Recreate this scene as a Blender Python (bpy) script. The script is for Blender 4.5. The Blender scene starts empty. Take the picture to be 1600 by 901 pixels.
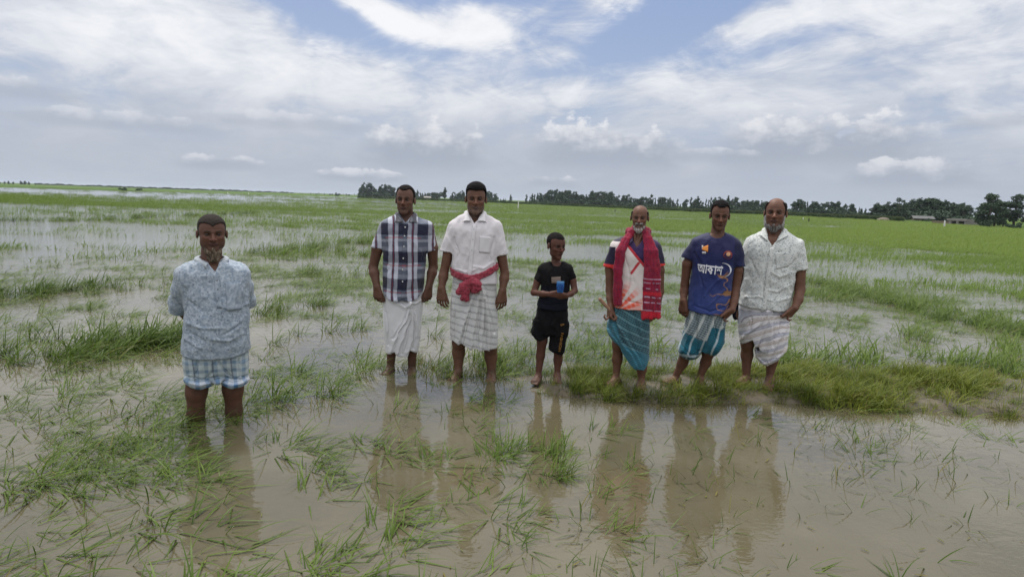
import bpy, math, random
import numpy as np
from mathutils import Vector, Matrix, noise as mnoise
from mathutils.bvhtree import BVHTree

SC = bpy.context.scene
COL = SC.collection
rng = np.random.default_rng(7)
random.seed(7)

# ------------------------------------------------------------------ camera
FPX, CAMH = 950.0, 1.55
PITCH, ROLL = math.radians(8.26), math.radians(2.0)
cF = np.array([0, math.cos(PITCH), -math.sin(PITCH)])
cU0 = np.array([0, math.sin(PITCH), math.cos(PITCH)])
cR0 = np.array([1.0, 0, 0])
cU = cU0 * math.cos(ROLL) - cR0 * math.sin(ROLL)
cR = cR0 * math.cos(ROLL) + cU0 * math.sin(ROLL)
CAM = np.array([0, 0, CAMH])
cam_d = bpy.data.cameras.new('camera')
cam = bpy.data.objects.new('camera', cam_d)
COL.objects.link(cam)
cam_d.sensor_width = 36.0
cam_d.lens = FPX / 1600 * 36.0
cam_d.clip_start = 0.05
cam_d.clip_end = 20000
M = Matrix.Identity(4)
for i in range(3):
    M[i][0] = cR[i]; M[i][1] = cU[i]; M[i][2] = -cF[i]; M[i][3] = CAM[i]
cam.matrix_world = M
SC.camera = cam

def ray(px, py):
    return cF + cR * (px - 800) / FPX - cU * (py - 450.5) / FPX
def ground(px, py, z=0.0):
    d = ray(px, py)
    t = (z - CAMH) / d[2]
    return CAM + d * t
def project(x, y, z=0.0):
    """world arrays -> photo pixels"""
    dx, dy, dz = x, y, z - CAMH
    f = dx * cF[0] + dy * cF[1] + dz * cF[2]
    r = dx * cR[0] + dy * cR[1] + dz * cR[2]
    u = dx * cU[0] + dy * cU[1] + dz * cU[2]
    f = np.where(f < 0.05, 0.05, f)
    return 800 + FPX * r / f, 450.5 - FPX * u / f
def at_dist(px, py, dist):
    """point on the pixel's ray at horizontal distance dist"""
    d = ray(px, py)
    t = dist / math.hypot(d[0], d[1])
    return CAM + d * t

# ------------------------------------------------------------------ shader DSL
class N:
    """a float socket with arithmetic"""
    def __init__(s, nt, sock): s.nt, s.s = nt, sock
    def _m(s, op, *o, clamp=False):
        n = s.nt.nodes.new('ShaderNodeMath'); n.operation = op; n.use_clamp = clamp
        for i, v in enumerate((s,) + o):
            if isinstance(v, N): s.nt.links.new(v.s, n.inputs[i])
            else: n.inputs[i].default_value = v
        return N(s.nt, n.outputs[0])
    def __add__(s, o): return s._m('ADD', o)
    __radd__ = __add__
    def __mul__(s, o): return s._m('MULTIPLY', o)
    __rmul__ = __mul__
    def __sub__(s, o): return s._m('SUBTRACT', o)
    def __rsub__(s, o): return (s * -1) + o
    def __truediv__(s, o): return s._m('DIVIDE', o)
    def pow(s, o): return s._m('POWER', o)
    def max(s, o): return s._m('MAXIMUM', o)
    def min(s, o): return s._m('MINIMUM', o)
    def clamp(s): return s._m('ADD', 0.0, clamp=True)
    def ss(s, a, b):
        n = s.nt.nodes.new('ShaderNodeMapRange'); n.interpolation_type = 'SMOOTHSTEP'
        s.nt.links.new(s.s, n.inputs[0]); n.inputs[1].default_value = a; n.inputs[2].default_value = b
        n.inputs[3].default_value = 0; n.inputs[4].default_value = 1
        return N(s.nt, n.outputs[0])

def xyz(nt, x, y, z):
    n = nt.nodes.new('ShaderNodeCombineXYZ')
    for i, v in enumerate((x, y, z)):
        if isinstance(v, N): nt.links.new(v.s, n.inputs[i])
        else: n.inputs[i].default_value = v
    return n.outputs[0]
def sep(nt, v):
    n = nt.nodes.new('ShaderNodeSeparateXYZ'); nt.links.new(v, n.inputs[0])
    return [N(nt, o) for o in n.outputs]
def noise(nt, vec, scale, detail=4, rough=0.5, dist=0.0):
    n = nt.nodes.new('ShaderNodeTexNoise')
    nt.links.new(vec, n.inputs['Vector']); n.inputs['Scale'].default_value = scale
    n.inputs['Detail'].default_value = detail; n.inputs['Roughness'].default_value = rough
    n.inputs['Distortion'].default_value = dist
    return N(nt, n.outputs[0])
def mixc(nt, f, a, b):
    n = nt.nodes.new('ShaderNodeMix'); n.data_type = 'RGBA'; n.clamp_factor = True
    for s, v in ((n.inputs[0], f), (n.inputs[6], a), (n.inputs[7], b)):
        if isinstance(v, N): nt.links.new(v.s, s)
        elif isinstance(v, bpy.types.NodeSocket): nt.links.new(v, s)
        elif isinstance(v, (int, float)): s.default_value = v
        else: s.default_value = (*v, 1)
    return n.outputs[2]
def new_mat(name):
    m = bpy.data.materials.new(name); m.use_nodes = True
    nt = m.node_tree
    return m, nt, nt.nodes['Principled BSDF']
def bump(nt, bsdf, h, strength, dist=0.01):
    b = nt.nodes.new('ShaderNodeBump'); b.inputs['Strength'].default_value = strength
    b.inputs['Distance'].default_value = dist
    nt.links.new(h.s, b.inputs['Height']); nt.links.new(b.outputs[0], bsdf.inputs['Normal'])
    return b

# ------------------------------------------------------------------ sky + sun
SUN_EL, SUN_AZ = math.radians(62), math.radians(-25)     # az from +Y towards +X
w = bpy.data.worlds.new('World'); SC.world = w; w.use_nodes = True
nt = w.node_tree
bg = nt.nodes['Background']
tc = nt.nodes.new('ShaderNodeTexCoord')
sky = nt.nodes.new('ShaderNodeTexSky'); sky.sky_type = 'NISHITA'; sky.sun_disc = False
sky.sun_elevation = SUN_EL; sky.sun_rotation = SUN_AZ
sky.air_density = 1.3; sky.dust_density = 2.5; sky.ozone_density = 2.0
D = sep(nt, tc.outputs['Generated'])
x, y, z = D
zc = z.max(0.0)
az = x._m('ARCTAN2', y)              # radians, 0 ahead, + right
el = zc._m('ARCSINE')
iz = 1.0 / 1.0 if False else (zc + 0.13)
px_ = x / iz; py_ = y / iz           # cloud-layer plane
# streaky high cloud, running roughly away from the viewer
P1 = xyz(nt, px_ * 0.85 + py_ * 0.35, py_ * 0.50 - px_ * 0.1, 0.0)
n1 = noise(nt, P1, 1.0, 10, 0.60, 0.9)
P2 = xyz(nt, px_ * 2.4 + py_ * 0.9, py_ * 1.5 + 7.3, 3.0)
n2 = noise(nt, P2, 1.0, 10, 0.66, 0.5)
P3 = xyz(nt, az * 1.0, el * 3.2, 5.0)
n3 = noise(nt, P3, 3.2, 8, 0.6, 0.2)
n5 = noise(nt, xyz(nt, az * 1.0 + el * 0.9, el * 2.4 - az * 0.25, 9.0), 6.5, 10, 0.62, 0.6)
def spot(a0, e0, ra, re, rot=0.0):
    """soft elliptical mask at azimuth / elevation in degrees"""
    a = (az - math.radians(a0)); e = (el - math.radians(e0))
    c, s_ = math.cos(math.radians(rot)), math.sin(math.radians(rot))
    u = (a * c + e * s_) / math.radians(ra); v = (e * c - a * s_) / math.radians(re)
    q = u * u + v * v
    return (1.0 - q._m('SQRT')).ss(0.0, 1.0) if False else (q * -1.0)._m('EXPONENT')
holes = (spot(-19, 15.6, 7.5, 2.8, -22) * 0.85 + spot(-12, 13.3, 6, 1.6, -10) * 0.5 + spot(13, 15.5, 6, 2.6, 25) * 0.8
         + spot(8, 13, 5, 3, 30) * 0.5 + spot(20, 13.0, 6, 1.5, 8) * 0.45 + spot(24, 19, 9, 2.5, 10) * 0.5
         + spot(-2, 19, 5, 2.5, 0) * 0.55 + spot(0, 12, 3, 3, 0) * 0.2 + spot(-14, 18, 8, 2, -10) * 0.3 + spot(-5, 17, 7, 2.5, 0) * 0.35)
whites = (spot(-33, 13.5, 14, 3.6, -18) * 0.45 + spot(-14, 9.6, 15, 2.0, -10) * 0.30 + spot(-3.5, 14.6, 3.5, 1.7, -15) * 0.45
          + spot(-12.8, 15.6, 4.2, 1.3, -24) * 0.55 + spot(8, 17.8, 5, 1.6, -12) * 0.5 + spot(5, 9.5, 7, 1.8, 8) * 0.25
          + spot(22, 15.5, 8, 1.6, 15) * 0.4 + spot(-7.5, 14.2, 5, 0.9, -12) * 0.45 + spot(34, 14, 12, 4, 10) * 0.2)
dens = n1 * 0.62 + n5 * 0.38 + (n2 - 0.5) * 0.35 + (n5 - 0.5) * 0.35 + whites * 0.42 - holes * 0.39 + 0.135
cover = dens.ss(0.38, 0.68)
cover = cover.max((1.0 - el.ss(0.02, 0.20)) * 0.93)
# brightness inside the cloud sheet
br = (n2 * 0.30 + n3 * 0.30 + n5 * 0.40 + whites * 0.22).ss(0.38, 0.70)
sheet = mixc(nt, br, (5.2, 5.7, 6.7), (9.3, 9.4, 9.7))
# lower haze band: flat lavender grey near the horizon
hz = 1.0 - el.ss(0.03, 0.21)
sheet = mixc(nt, hz * 0.85, sheet, (4.5, 4.95, 5.8))
hz2 = 1.0 - el.ss(0.0, 0.045)
sheet = mixc(nt, hz2 * 0.7, sheet, (4.9, 5.4, 6.2))
bluec = mixc(nt, el.ss(0.05, 0.33), (4.3, 5.2, 7.1), (3.0, 4.0, 6.6))
skymix = mixc(nt, 0.25, bluec, sky.outputs[0])
base = mixc(nt, cover, skymix, sheet)
# heaped clouds with flat dark bases
def heap(base_c, a0, e0, ra, h, amp=1.0, seed=0.0):
    a = (az - math.radians(a0)) / math.radians(ra)
    nn = noise(nt, xyz(nt, az * 1.0, el * 1.5, seed), 26.0, 7, 0.6)
    nl = noise(nt, xyz(nt, az * 1.0, el * 0.35, seed + 3), 11.0, 4, 0.5)
    top = (1.0 - a * a).max(0.0)._m('SQRT') * (nn * 1.6 + nl * 1.1 - 0.55)
    t = (el - math.radians(e0) + (nl - 0.5) * 0.012) / math.radians(h)     # 0 base .. 1 top
    m = (top - t).ss(0.0, 0.22) * t.ss(-0.36, 0.06) * amp
    side = (1.0 - a * a + (nn - 0.5) * 0.9).ss(0.05, 0.8)
    lit = (t * 1.0 + (nn - 0.5) * 1.3).ss(0.12, 0.85)
    c = mixc(nt, lit, (4.0, 4.45, 5.3), (8.0, 8.1, 8.5))
    return mixc(nt, m * side, base_c, c)
b = heap(base, -20, 5.6, 9, 1.6, 0.40, 8.0)
b = heap(b, -33, 4.6, 9, 1.6, 0.45, 9.0)
b = heap(b, -42, 6.2, 9, 1.8, 0.5, 11.0)
b = heap(b, -8.2, 3.3, 7.0, 5.2, 0.9, 1.0)
b = heap(b, 8.2, 3.9, 8.5, 4.4, 0.88, 2.0)
b = heap(b, 26.0, 4.4, 9.5, 5.0, 0.88, 4.0)
b = heap(b, 17.5, 4.2, 4.5, 1.4, 0.5, 5.0)
b = heap(b, 32.5, 2.5, 5.5, 2.4, 0.7, 6.0)
b = heap(b, 39, 6.5, 6, 1.6, 0.5, 7.0)
b = heap(b, -25.5, 1.9, 4, 1.4, 0.6, 14.0)
b = heap(b, 3.5, 1.5, 3, 1.2, 0.5, 12.0)
b = heap(b, -14, 1.4, 5, 1.2, 0.6, 13.0)
# thick bright overcast overhead
high = el.ss(0.40, 1.0)
b = mixc(nt, high * 0.95, b, (18.0, 17.7, 17.4))
below = z.ss(-0.02, 0.0)
b = mixc(nt, below, (1.8, 1.75, 1.5), b)
nt.links.new(b, bg.inputs['Color'])
bg.inputs['Strength'].default_value = 0.1
w.cycles.sampling_method = 'MANUAL'; w.cycles.sample_map_resolution = 512

sl = bpy.data.lights.new('sun', 'SUN'); so = bpy.data.objects.new('sun', sl); COL.objects.link(so)
sl.energy = 2.4; sl.angle = math.radians(10); sl.color = (1.0, 0.96, 0.9)
sd = Vector((math.sin(SUN_AZ) * math.cos(SUN_EL), math.cos(SUN_AZ) * math.cos(SUN_EL), math.sin(SUN_EL)))
so.rotation_euler = sd.to_track_quat('Z', 'Y').to_euler()
so.location = (0, 0, 30)

SC.view_settings.view_transform = 'Standard'; SC.view_settings.look = 'None'
SC.view_settings.exposure = 0.0; SC.view_settings.gamma = 1.0; SC.view_settings.use_curve_mapping = False
SC.cycles.max_bounces = 8; SC.cycles.transparent_max_bounces = 8
SC.cycles.diffuse_bounces = 3; SC.cycles.glossy_bounces = 4; SC.cycles.transmission_bounces = 4
SC.cycles.caustics_reflective = False; SC.cycles.caustics_refractive = False
SC.cycles.use_denoising = True

# ------------------------------------------------------------------ mesh helpers
def mesh_np(name, V, F, smooth=True):
    V = np.asarray(V, np.float32); F = np.asarray(F, np.int32)
    me = bpy.data.meshes.new(name)
    k = F.shape[1]
    me.vertices.add(len(V)); me.vertices.foreach_set('co', V.ravel())
    me.loops.add(F.size); me.loops.foreach_set('vertex_index', F.ravel())
    me.polygons.add(len(F))
    me.polygons.foreach_set('loop_start', np.arange(0, F.size, k, dtype=np.int32))
    me.polygons.foreach_set('loop_total', np.full(len(F), k, dtype=np.int32))
    me.polygons.foreach_set('use_smooth', np.full(len(F), smooth, dtype=bool))
    me.update(calc_edges=True)
    return me
def color_attr(me, C, name='Col'):
    a = me.attributes.new(name, 'FLOAT_COLOR', 'POINT')
    C = np.asarray(C, np.float32)
    if C.shape[1] == 3: C = np.concatenate([C, np.ones((len(C), 1), np.float32)], 1)
    a.data.foreach_set('color', C.ravel())
def obj(name, me, mat=None, parent=None, kind=None, label=None, cat=None, group=None, loc=None):
    o = bpy.data.objects.new(name, me)
    if mat is not None and me is not None:
        if not me.materials: me.materials.append(mat)
    COL.objects.link(o)
    if parent: o.parent = parent
    if loc is not None: o.location = loc
    if kind: o['kind'] = kind
    if label: o['label'] = label
    if cat: o['category'] = cat
    if group: o['group'] = group
    return o
def vnoise(P, seed=0):
    """value noise on points Nx3 -> 0..1"""
    P = np.asarray(P, np.float64) + seed * 17.13
    I = np.floor(P).astype(np.int64); f = P - I; f = f * f * (3 - 2 * f)
    out = 0
    for dx in (0, 1):
        for dy in (0, 1):
            for dz in (0, 1):
                h = ((I[:, 0] + dx) * 73856093) ^ ((I[:, 1] + dy) * 19349663) ^ ((I[:, 2] + dz) * 83492791)
                h = (h ^ (h >> 13)) * 1274126177
                h = ((h ^ (h >> 16)) & 0xffff) / 65535.0
                out = out + h * np.where(dx, f[:, 0], 1 - f[:, 0]) * np.where(dy, f[:, 1], 1 - f[:, 1]) * np.where(dz, f[:, 2], 1 - f[:, 2])
    return out
def fbm(P, oct=4, seed=0):
    a, s, t = 1.0, 0, 0
    P = np.asarray(P, float)
    for i in range(oct):
        s = s + a * vnoise(P * 2 ** i, seed + i); t += a; a *= 0.5
    return s / t

# ------------------------------------------------------------------ water, mud, far ground
wm, nt, bs = new_mat('muddy_water')
tcw = nt.nodes.new('ShaderNodeNewGeometry').outputs['Position']
nA = noise(nt, tcw, 0.55, 4, 0.55); nB = noise(nt, tcw, 3.5, 3, 0.5)
nt.links.new(mixc(nt, (nA * 0.75 + nB * 0.25).ss(0.35, 0.68), (0.092, 0.080, 0.046), (0.128, 0.113, 0.072)), bs.inputs['Base Color'])
bs.inputs['Roughness'].default_value = 0.035
bs.inputs['IOR'].default_value = 1.62
sx, sy, sz = sep(nt, tcw)
rip = noise(nt, xyz(nt, sx * 1.0, sy * 1.5, 0.0), 7.0, 3, 0.5, 0.4)
rip2 = noise(nt, xyz(nt, sx * 0.8, sy * 1.3, 4.0), 26.0, 2, 0.5, 0.2)
calm = noise(nt, tcw, 0.35, 2, 0.5).ss(0.35, 0.7)
far = (sx * sx + sy * sy)._m('SQRT').ss(5.5, 12.0)
bump(nt, bs, rip * (0.16 + far * 0.8) + rip2 * (calm * 0.10 + 0.04 + far * 0.22), 0.20, 0.045)
S_ = 6000.0
def sheet_mesh(name, pts, z):
    me = bpy.data.meshes.new(name)
    me.from_pydata([(p[0], p[1], z if len(p) < 3 else p[2]) for p in pts], [], [list(range(len(pts)))])
    me.update(); return me
obj('water', sheet_mesh('water', [(-S_, -60), (S_, -60), (S_, S_), (-S_, S_)], 0.0), wm, kind='structure')

# soil below the water, rising into the low bund the men stand on
gm, nt, bs = new_mat('wet_soil')
pz = nt.nodes.new('ShaderNodeNewGeometry').outputs['Position']
nn = noise(nt, pz, 9.0, 6, 0.65)
nt.links.new(mixc(nt, nn.ss(0.3, 0.7), (0.045, 0.036, 0.022), (0.13, 0.105, 0.065)), bs.inputs['Base Color'])
bs.inputs['Roughness'].default_value = 0.45
bump(nt, bs, nn, 0.6, 0.02)
bund_px = [(430, 562, 0.30, -0.10), (560, 570, 0.32, -0.035), (700, 580, 0.35, -0.02), (800, 592, 0.30, -0.01), (850, 598, 0.32, -0.005), (900, 602, 0.36, 0.03),
           (1000, 606, 0.42, 0.04), (1100, 606, 0.42, 0.045), (1180, 604, 0.45, 0.045), (1300, 608, 0.5, 0.045), (1420, 614, 0.52, 0.05),
           (1600, 620, 0.58, 0.055), (1900, 640, 0.6, 0.05)]
bund = [(ground(a, b_)[:2], c, d) for a, b_, c, d in bund_px]
def bund_h(X, Y):
    best = np.full(X.shape, -0.3)
    for i in range(len(bund) - 1):
        (p, r0, h0), (q, r1, h1) = bund[i], bund[i + 1]
        d = q - p; L = d @ d
        t = np.clip(((X - p[0]) * d[0] + (Y - p[1]) * d[1]) / L, 0, 1)
        dist = np.hypot(X - p[0] - t * d[0], Y - p[1] - t * d[1])
        r = r0 + (r1 - r0) * t; h = h0 + (h1 - h0) * t
        hh = -0.3 + (h + 0.3) * np.clip(1.35 * (1 - np.clip(dist / (r * 1.5), 0, 1) ** 2.2), 0, 1)
        best = np.maximum(best, hh)
    return best
gx = np.linspace(-6, 12, 300); gy = np.linspace(0.5, 10, 190)
GX, GY = np.meshgrid(gx, gy)
GZ = bund_h(GX, GY)
nz = fbm(np.stack([GX.ravel() * 5, GY.ravel() * 5, GX.ravel() * 0], 1), 4).reshape(GX.shape)
GZ = GZ + (nz - 0.5) * 0.05
idx = np.arange(GX.size).reshape(GX.shape)
F = np.stack([idx[:-1, :-1].ravel(), idx[:-1, 1:].ravel(), idx[1:, 1:].ravel(), idx[1:, :-1].ravel()], 1)
obj('ground', mesh_np('ground', np.stack([GX.ravel(), GY.ravel(), GZ.ravel()], 1), F), gm, kind='structure')

# far land: irregular sheets of crop a little above the water, starting where the flooded plots end
fm, nt, bs = new_mat('far_crop')
pz = nt.nodes.new('ShaderNodeNewGeometry').outputs['Position']
fx, fy, fz = sep(nt, pz)
n_ = noise(nt, xyz(nt, fx * 0.35, fy, 0.0), 0.02, 6, 0.6)
n2_ = noise(nt, pz, 0.9, 4, 0.6)
cc = mixc(nt, n_.ss(0.38, 0.62), (0.06, 0.115, 0.024), (0.13, 0.19, 0.045))
cc = mixc(nt, n2_.ss(0.3, 0.75) * 0.5, cc, (0.035, 0.07, 0.018))
nt.links.new(cc, bs.inputs['Base Color']); bs.inputs['Roughness'].default_value = 0.9
bs.inputs['Specular IOR Level'].default_value = 0.1
bump(nt, bs, n2_, 1.0, 0.5)
def horiz(px): return 450.5 - FPX * math.tan(PITCH) * 1.0 + (px - 800) * math.tan(ROLL)
HV = lambda px, v: horiz(px) + v
edge = [(-2600, 6.0), (-900, 6.5), (-250, 7.0), (0, 7.6), (200, 6.6), (330, 5.2), (450, 5.0), (560, 4.0), (640, 3.6), (800, 4.6), (1000, 6.8), (1150, 8.2), (1300, 10.0),
        (1450, 13.6), (1560, 15.0), (1700, 17.0), (2200, 18)]
ev = []
for i in range(len(edge) - 1):
    (x0, v0), (x1, v1) = edge[i], edge[i + 1]
    for k in range(12):
        t = k / 12; X = x0 + (x1 - x0) * t; v = v0 + (v1 - v0) * t
        v *= 1 + 0.10 * (random.random() - 0.5)
        g = at_dist(X, 400, CAMH * FPX / v * (1.0 / max(0.2, 1.0)) * math.sqrt(1 + ((X - 800) / FPX) ** 2))
        ev.append((g[0], g[1]))
me = bpy.data.meshes.new('far_field')
V = [(p[0], p[1], 0.0) for p in ev] + [(p[0] * 1.01, p[1] * 1.01, 0.22) for p in ev]
n = len(ev)
outs = []
for p in ev:
    r = math.hypot(*p); s = 5000 / r; outs.append((p[0] * s, p[1] * s, 0.3))
V += outs
Fq = [[i, i + 1, n + i + 1, n + i] for i in range(n - 1)] + [[n + i, n + i + 1, 2 * n + i + 1, 2 * n + i] for i in range(n - 1)]
me.from_pydata(V, [], Fq); me.update()
obj('field', me, fm, kind='structure')
# ------------------------------------------------------------------ grass blades
def leaf_mat(name, c0, c1, rough=0.45, trans=0.35, dry=(0.22, 0.17, 0.06)):
    m, nt, bs = new_mat(name)
    at = nt.nodes.new('ShaderNodeAttribute'); at.attribute_name = 'tint'; at.attribute_type = 'INSTANCER'
    ac = nt.nodes.new('ShaderNodeAttribute'); ac.attribute_name = 'Col'
    vx, vy, vz = sep(nt, ac.outputs['Color'])
    t = (N(nt, at.outputs['Fac']) * 0.6 + vx * 0.4)
    col = mixc(nt, t, c0, c1)
    col = mixc(nt, vy, col, dry)
    nt.links.new(col, bs.inputs['Base Color'])
    bs.inputs['Roughness'].default_value = rough
    bs.inputs['Specular IOR Level'].default_value = 0.18
    tr = nt.nodes.new('ShaderNodeBsdfTranslucent'); nt.links.new(col, tr.inputs['Color'])
    mx = nt.nodes.new('ShaderNodeMixShader'); mx.inputs[0].default_value = trans
    nt.links.new(bs.outputs[0], mx.inputs[1]); nt.links.new(tr.outputs[0], mx.inputs[2])
    nt.links.new(mx.outputs[0], nt.nodes['Material Output'].inputs['Surface'])
    return m
def blades(n, rad, len_, elev, az_mean, az_sd, droop, wid, seg=5, seed=0, dryp=0.03, aspect=1.0, sink=0.03):
    """n curved ribbons; returns V,F,C"""
    r = np.random.default_rng(seed)
    a = r.uniform(0, 2 * np.pi, n); q = rad * np.sqrt(r.uniform(0, 1, n))
    bx, by = q * np.cos(a), q * np.sin(a) * aspect
    L = r.uniform(len_[0], len_[1], n); e0 = np.radians(r.uniform(elev[0], elev[1], n))
    z = np.full(n, -sink)
    az_ = np.radians(az_mean) + np.radians(az_sd) * r.standard_normal(n)
    dr = np.radians(r.uniform(droop[0], droop[1], n)); tw = r.uniform(-0.8, 0.8, n)
    W = r.uniform(0.7, 1.2, n) * wid
    t = np.linspace(0, 1, seg + 1)
    px, py, pz = bx.copy(), by.copy(), z.copy()
    V = np.zeros((n, seg + 1, 2, 3)); st = L / seg
    wr = r.uniform(0.75, 1.25, (n, 1))
    for i in range(seg + 1):
        e = e0 - dr * t[i] ** 1.4
        d = np.stack([np.cos(e) * np.cos(az_), np.cos(e) * np.sin(az_), np.sin(e)], 1)
        s = np.stack([-np.sin(az_ + tw * t[i]), np.cos(az_ + tw * t[i]), 0.3 * np.sin(tw + t[i])], 1)
        wdt = W * (0.55 + 1.6 * t[i] * (1 - t[i]) * 1.1) * (1 - t[i] ** 4) * 0.5 + 0.0004
        p = np.stack([px, py, pz], 1)
        V[:, i, 0] = p - s * wdt[:, None]; V[:, i, 1] = p + s * wdt[:, None]
        px = px + d[:, 0] * st; py = py + d[:, 1] * st; pz = pz + d[:, 2] * st
        pz = np.where(pz < 0.004, np.maximum(pz, 0.004 * (i > 0) - sink * (i == 0)), pz)
    V = V.reshape(-1, 3)
    b0 = (np.arange(n) * (seg + 1) * 2)[:, None] + (np.arange(seg) * 2)[None]
    F = np.stack([b0, b0 + 1, b0 + 3, b0 + 2], -1).reshape(-1, 4)
    c = r.uniform(0, 1, n); dry = (r.uniform(0, 1, n) < dryp) * r.uniform(0.4, 0.9, n)
    C = np.zeros((n, seg + 1, 2, 3)); C[..., 0] = np.clip(c[:, None, None] + 0.25 * (t[None, :, None] - 0.5), 0, 1)
    C[..., 1] = np.clip(dry[:, None, None] + 0.18 * np.clip(t[None, :, None] - 0.8, 0, 1) * 3, 0, 1)
    return V, F, C.reshape(-1, 3)

def variants(prefix, mat, specs):
    c = bpy.data.collections.new(prefix)
    for i, s in enumerate(specs):
        V, F, C = blades(seed=100 + i * 13 + len(prefix), **s)
        me = mesh_np(prefix, V, F); color_attr(me, C); me.materials.append(mat)
        o = bpy.data.objects.new(prefix + '_tuft', me); c.objects.link(o)
    return c
def scatter(name, coll, P, yaw, scl, tint, label=None):
    """points object with a geometry nodes instancer"""
    P = np.asarray(P, np.float32)
    me = bpy.data.meshes.new(name); me.vertices.add(len(P)); me.vertices.foreach_set('co', P.ravel())
    for nm, arr in (('yaw', yaw), ('scl', scl), ('tint', tint)):
        a = me.attributes.new(nm, 'FLOAT', 'POINT'); a.data.foreach_set('value', np.asarray(arr, np.float32))
    o = obj(name, me, None, kind='stuff', label=label)
    ng = bpy.data.node_groups.new(name, 'GeometryNodeTree')
    ng.interface.new_socket('Geometry', in_out='INPUT', socket_type='NodeSocketGeometry')
    ng.interface.new_socket('Geometry', in_out='OUTPUT', socket_type='NodeSocketGeometry')
    gi = ng.nodes.new('NodeGroupInput'); go = ng.nodes.new('NodeGroupOutput')
    m2p = ng.nodes.new('GeometryNodeMeshToPoints')
    iop = ng.nodes.new('GeometryNodeInstanceOnPoints'); iop.inputs['Pick Instance'].default_value = True
    ci = ng.nodes.new('GeometryNodeCollectionInfo'); ci.inputs['Collection'].default_value = coll
    ci.inputs['Separate Children'].default_value = True; ci.inputs['Reset Children'].default_value = True
    def named(nm):
        k = ng.nodes.new('GeometryNodeInputNamedAttribute'); k.data_type = 'FLOAT'; k.inputs['Name'].default_value = nm
        return k.outputs['Attribute']
    cx = ng.nodes.new('ShaderNodeCombineXYZ'); ng.links.new(named('yaw'), cx.inputs[2])
    e2r = ng.nodes.new('FunctionNodeEulerToRotation'); ng.links.new(cx.outputs[0], e2r.inputs[0])
    ng.links.new(gi.outputs[0], m2p.inputs[0]); ng.links.new(m2p.outputs[0], iop.inputs['Points'])
    ng.links.new(ci.outputs[0], iop.inputs['Instance'])
    ng.links.new(e2r.outputs[0], iop.inputs['Rotation']); ng.links.new(named('scl'), iop.inputs['Scale'])
    ng.links.new(iop.outputs[0], go.inputs[0])
    md = o.modifiers.new('scatter', 'NODES'); md.node_group = ng
    return o

m_rice = leaf_mat('rice_leaf', (0.042, 0.084, 0.011), (0.140, 0.205, 0.028), trans=0.3)
m_lush = leaf_mat('lush_rice_leaf', (0.076, 0.148, 0.011), (0.160, 0.240, 0.020), trans=0.35)
m_bund = leaf_mat('bund_grass_leaf', (0.050, 0.095, 0.010), (0.215, 0.235, 0.030), trans=0.3)
m_tall = leaf_mat('tall_crop_leaf', (0.020, 0.050, 0.018), (0.050, 0.095, 0.030), trans=0.25)

near = variants('rice', m_rice, [
    dict(n=11, rad=0.07, len_=(0.18, 0.40), elev=(8, 50), az_mean=25, az_sd=42, droop=(25, 80), wid=0.0080, seg=6),
    dict(n=15, rad=0.10, len_=(0.16, 0.42), elev=(4, 40), az_mean=15, az_sd=50, droop=(15, 60), wid=0.0072, seg=6),
    dict(n=8, rad=0.05, len_=(0.15, 0.34), elev=(20, 75), az_mean=0, az_sd=70, droop=(40, 110), wid=0.0080, seg=6),
    dict(n=16, rad=0.11, len_=(0.16, 0.42), elev=(6, 45), az_mean=40, az_sd=40, droop=(20, 70), wid=0.0080, seg=6),
    dict(n=5, rad=0.03, len_=(0.15, 0.34), elev=(10, 60), az_mean=10, az_sd=50, droop=(20, 60), wid=0.0072, seg=6)])
sprig = variants('sprig', m_rice, [
    dict(n=3, rad=0.02, len_=(0.08, 0.20), elev=(30, 80), az_mean=40, az_sd=80, droop=(10, 60), wid=0.0045, seg=5, dryp=0.4),
    dict(n=2, rad=0.03, len_=(0.10, 0.26), elev=(8, 35), az_mean=10, az_sd=90, droop=(10, 40), wid=0.0045, seg=5, dryp=0.5),
    dict(n=4, rad=0.03, len_=(0.08, 0.22), elev=(20, 70), az_mean=20, az_sd=60, droop=(10, 70), wid=0.0048, seg=5, dryp=0.3)])
dense = variants('bund', m_bund, [
    dict(n=34, rad=0.11, len_=(0.12, 0.30), elev=(30, 85), az_mean=20, az_sd=80, droop=(30, 100), wid=0.0072, seg=5, dryp=0.10),
    dict(n=44, rad=0.13, len_=(0.10, 0.26), elev=(15, 80), az_mean=-20, az_sd=100, droop=(30, 110), wid=0.0045, seg=5, dryp=0.16),
    dict(n=24, rad=0.09, len_=(0.16, 0.40), elev=(40, 85), az_mean=25, az_sd=50, droop=(35, 90), wid=0.0080, seg=5, dryp=0.05)])
thick = variants('clump', m_rice, [
    dict(n=34, rad=0.12, len_=(0.20, 0.40), elev=(20, 75), az_mean=20, az_sd=50, droop=(40, 100), wid=0.0080, seg=5),
    dict(n=26, rad=0.10, len_=(0.22, 0.44), elev=(20, 70), az_mean=15, az_sd=60, droop=(40, 95), wid=0.0080, seg=5),
    dict(n=40, rad=0.15, len_=(0.18, 0.36), elev=(20, 75), az_mean=25, az_sd=65, droop=(35, 95), wid=0.0080, seg=5)])
patch = variants('patch', m_lush, [
    dict(n=34, rad=0.45, len_=(0.14, 0.30), elev=(20, 70), az_mean=20, az_sd=50, droop=(30, 90), wid=0.011, seg=3, aspect=0.6),
    dict(n=26, rad=0.5, len_=(0.13, 0.28), elev=(20, 65), az_mean=15, az_sd=60, droop=(30, 80), wid=0.011, seg=3, aspect=0.6),
    dict(n=44, rad=0.5, len_=(0.13, 0.28), elev=(25, 75), az_mean=25, az_sd=60, droop=(30, 90), wid=0.010, seg=3, aspect=0.6)])
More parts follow.
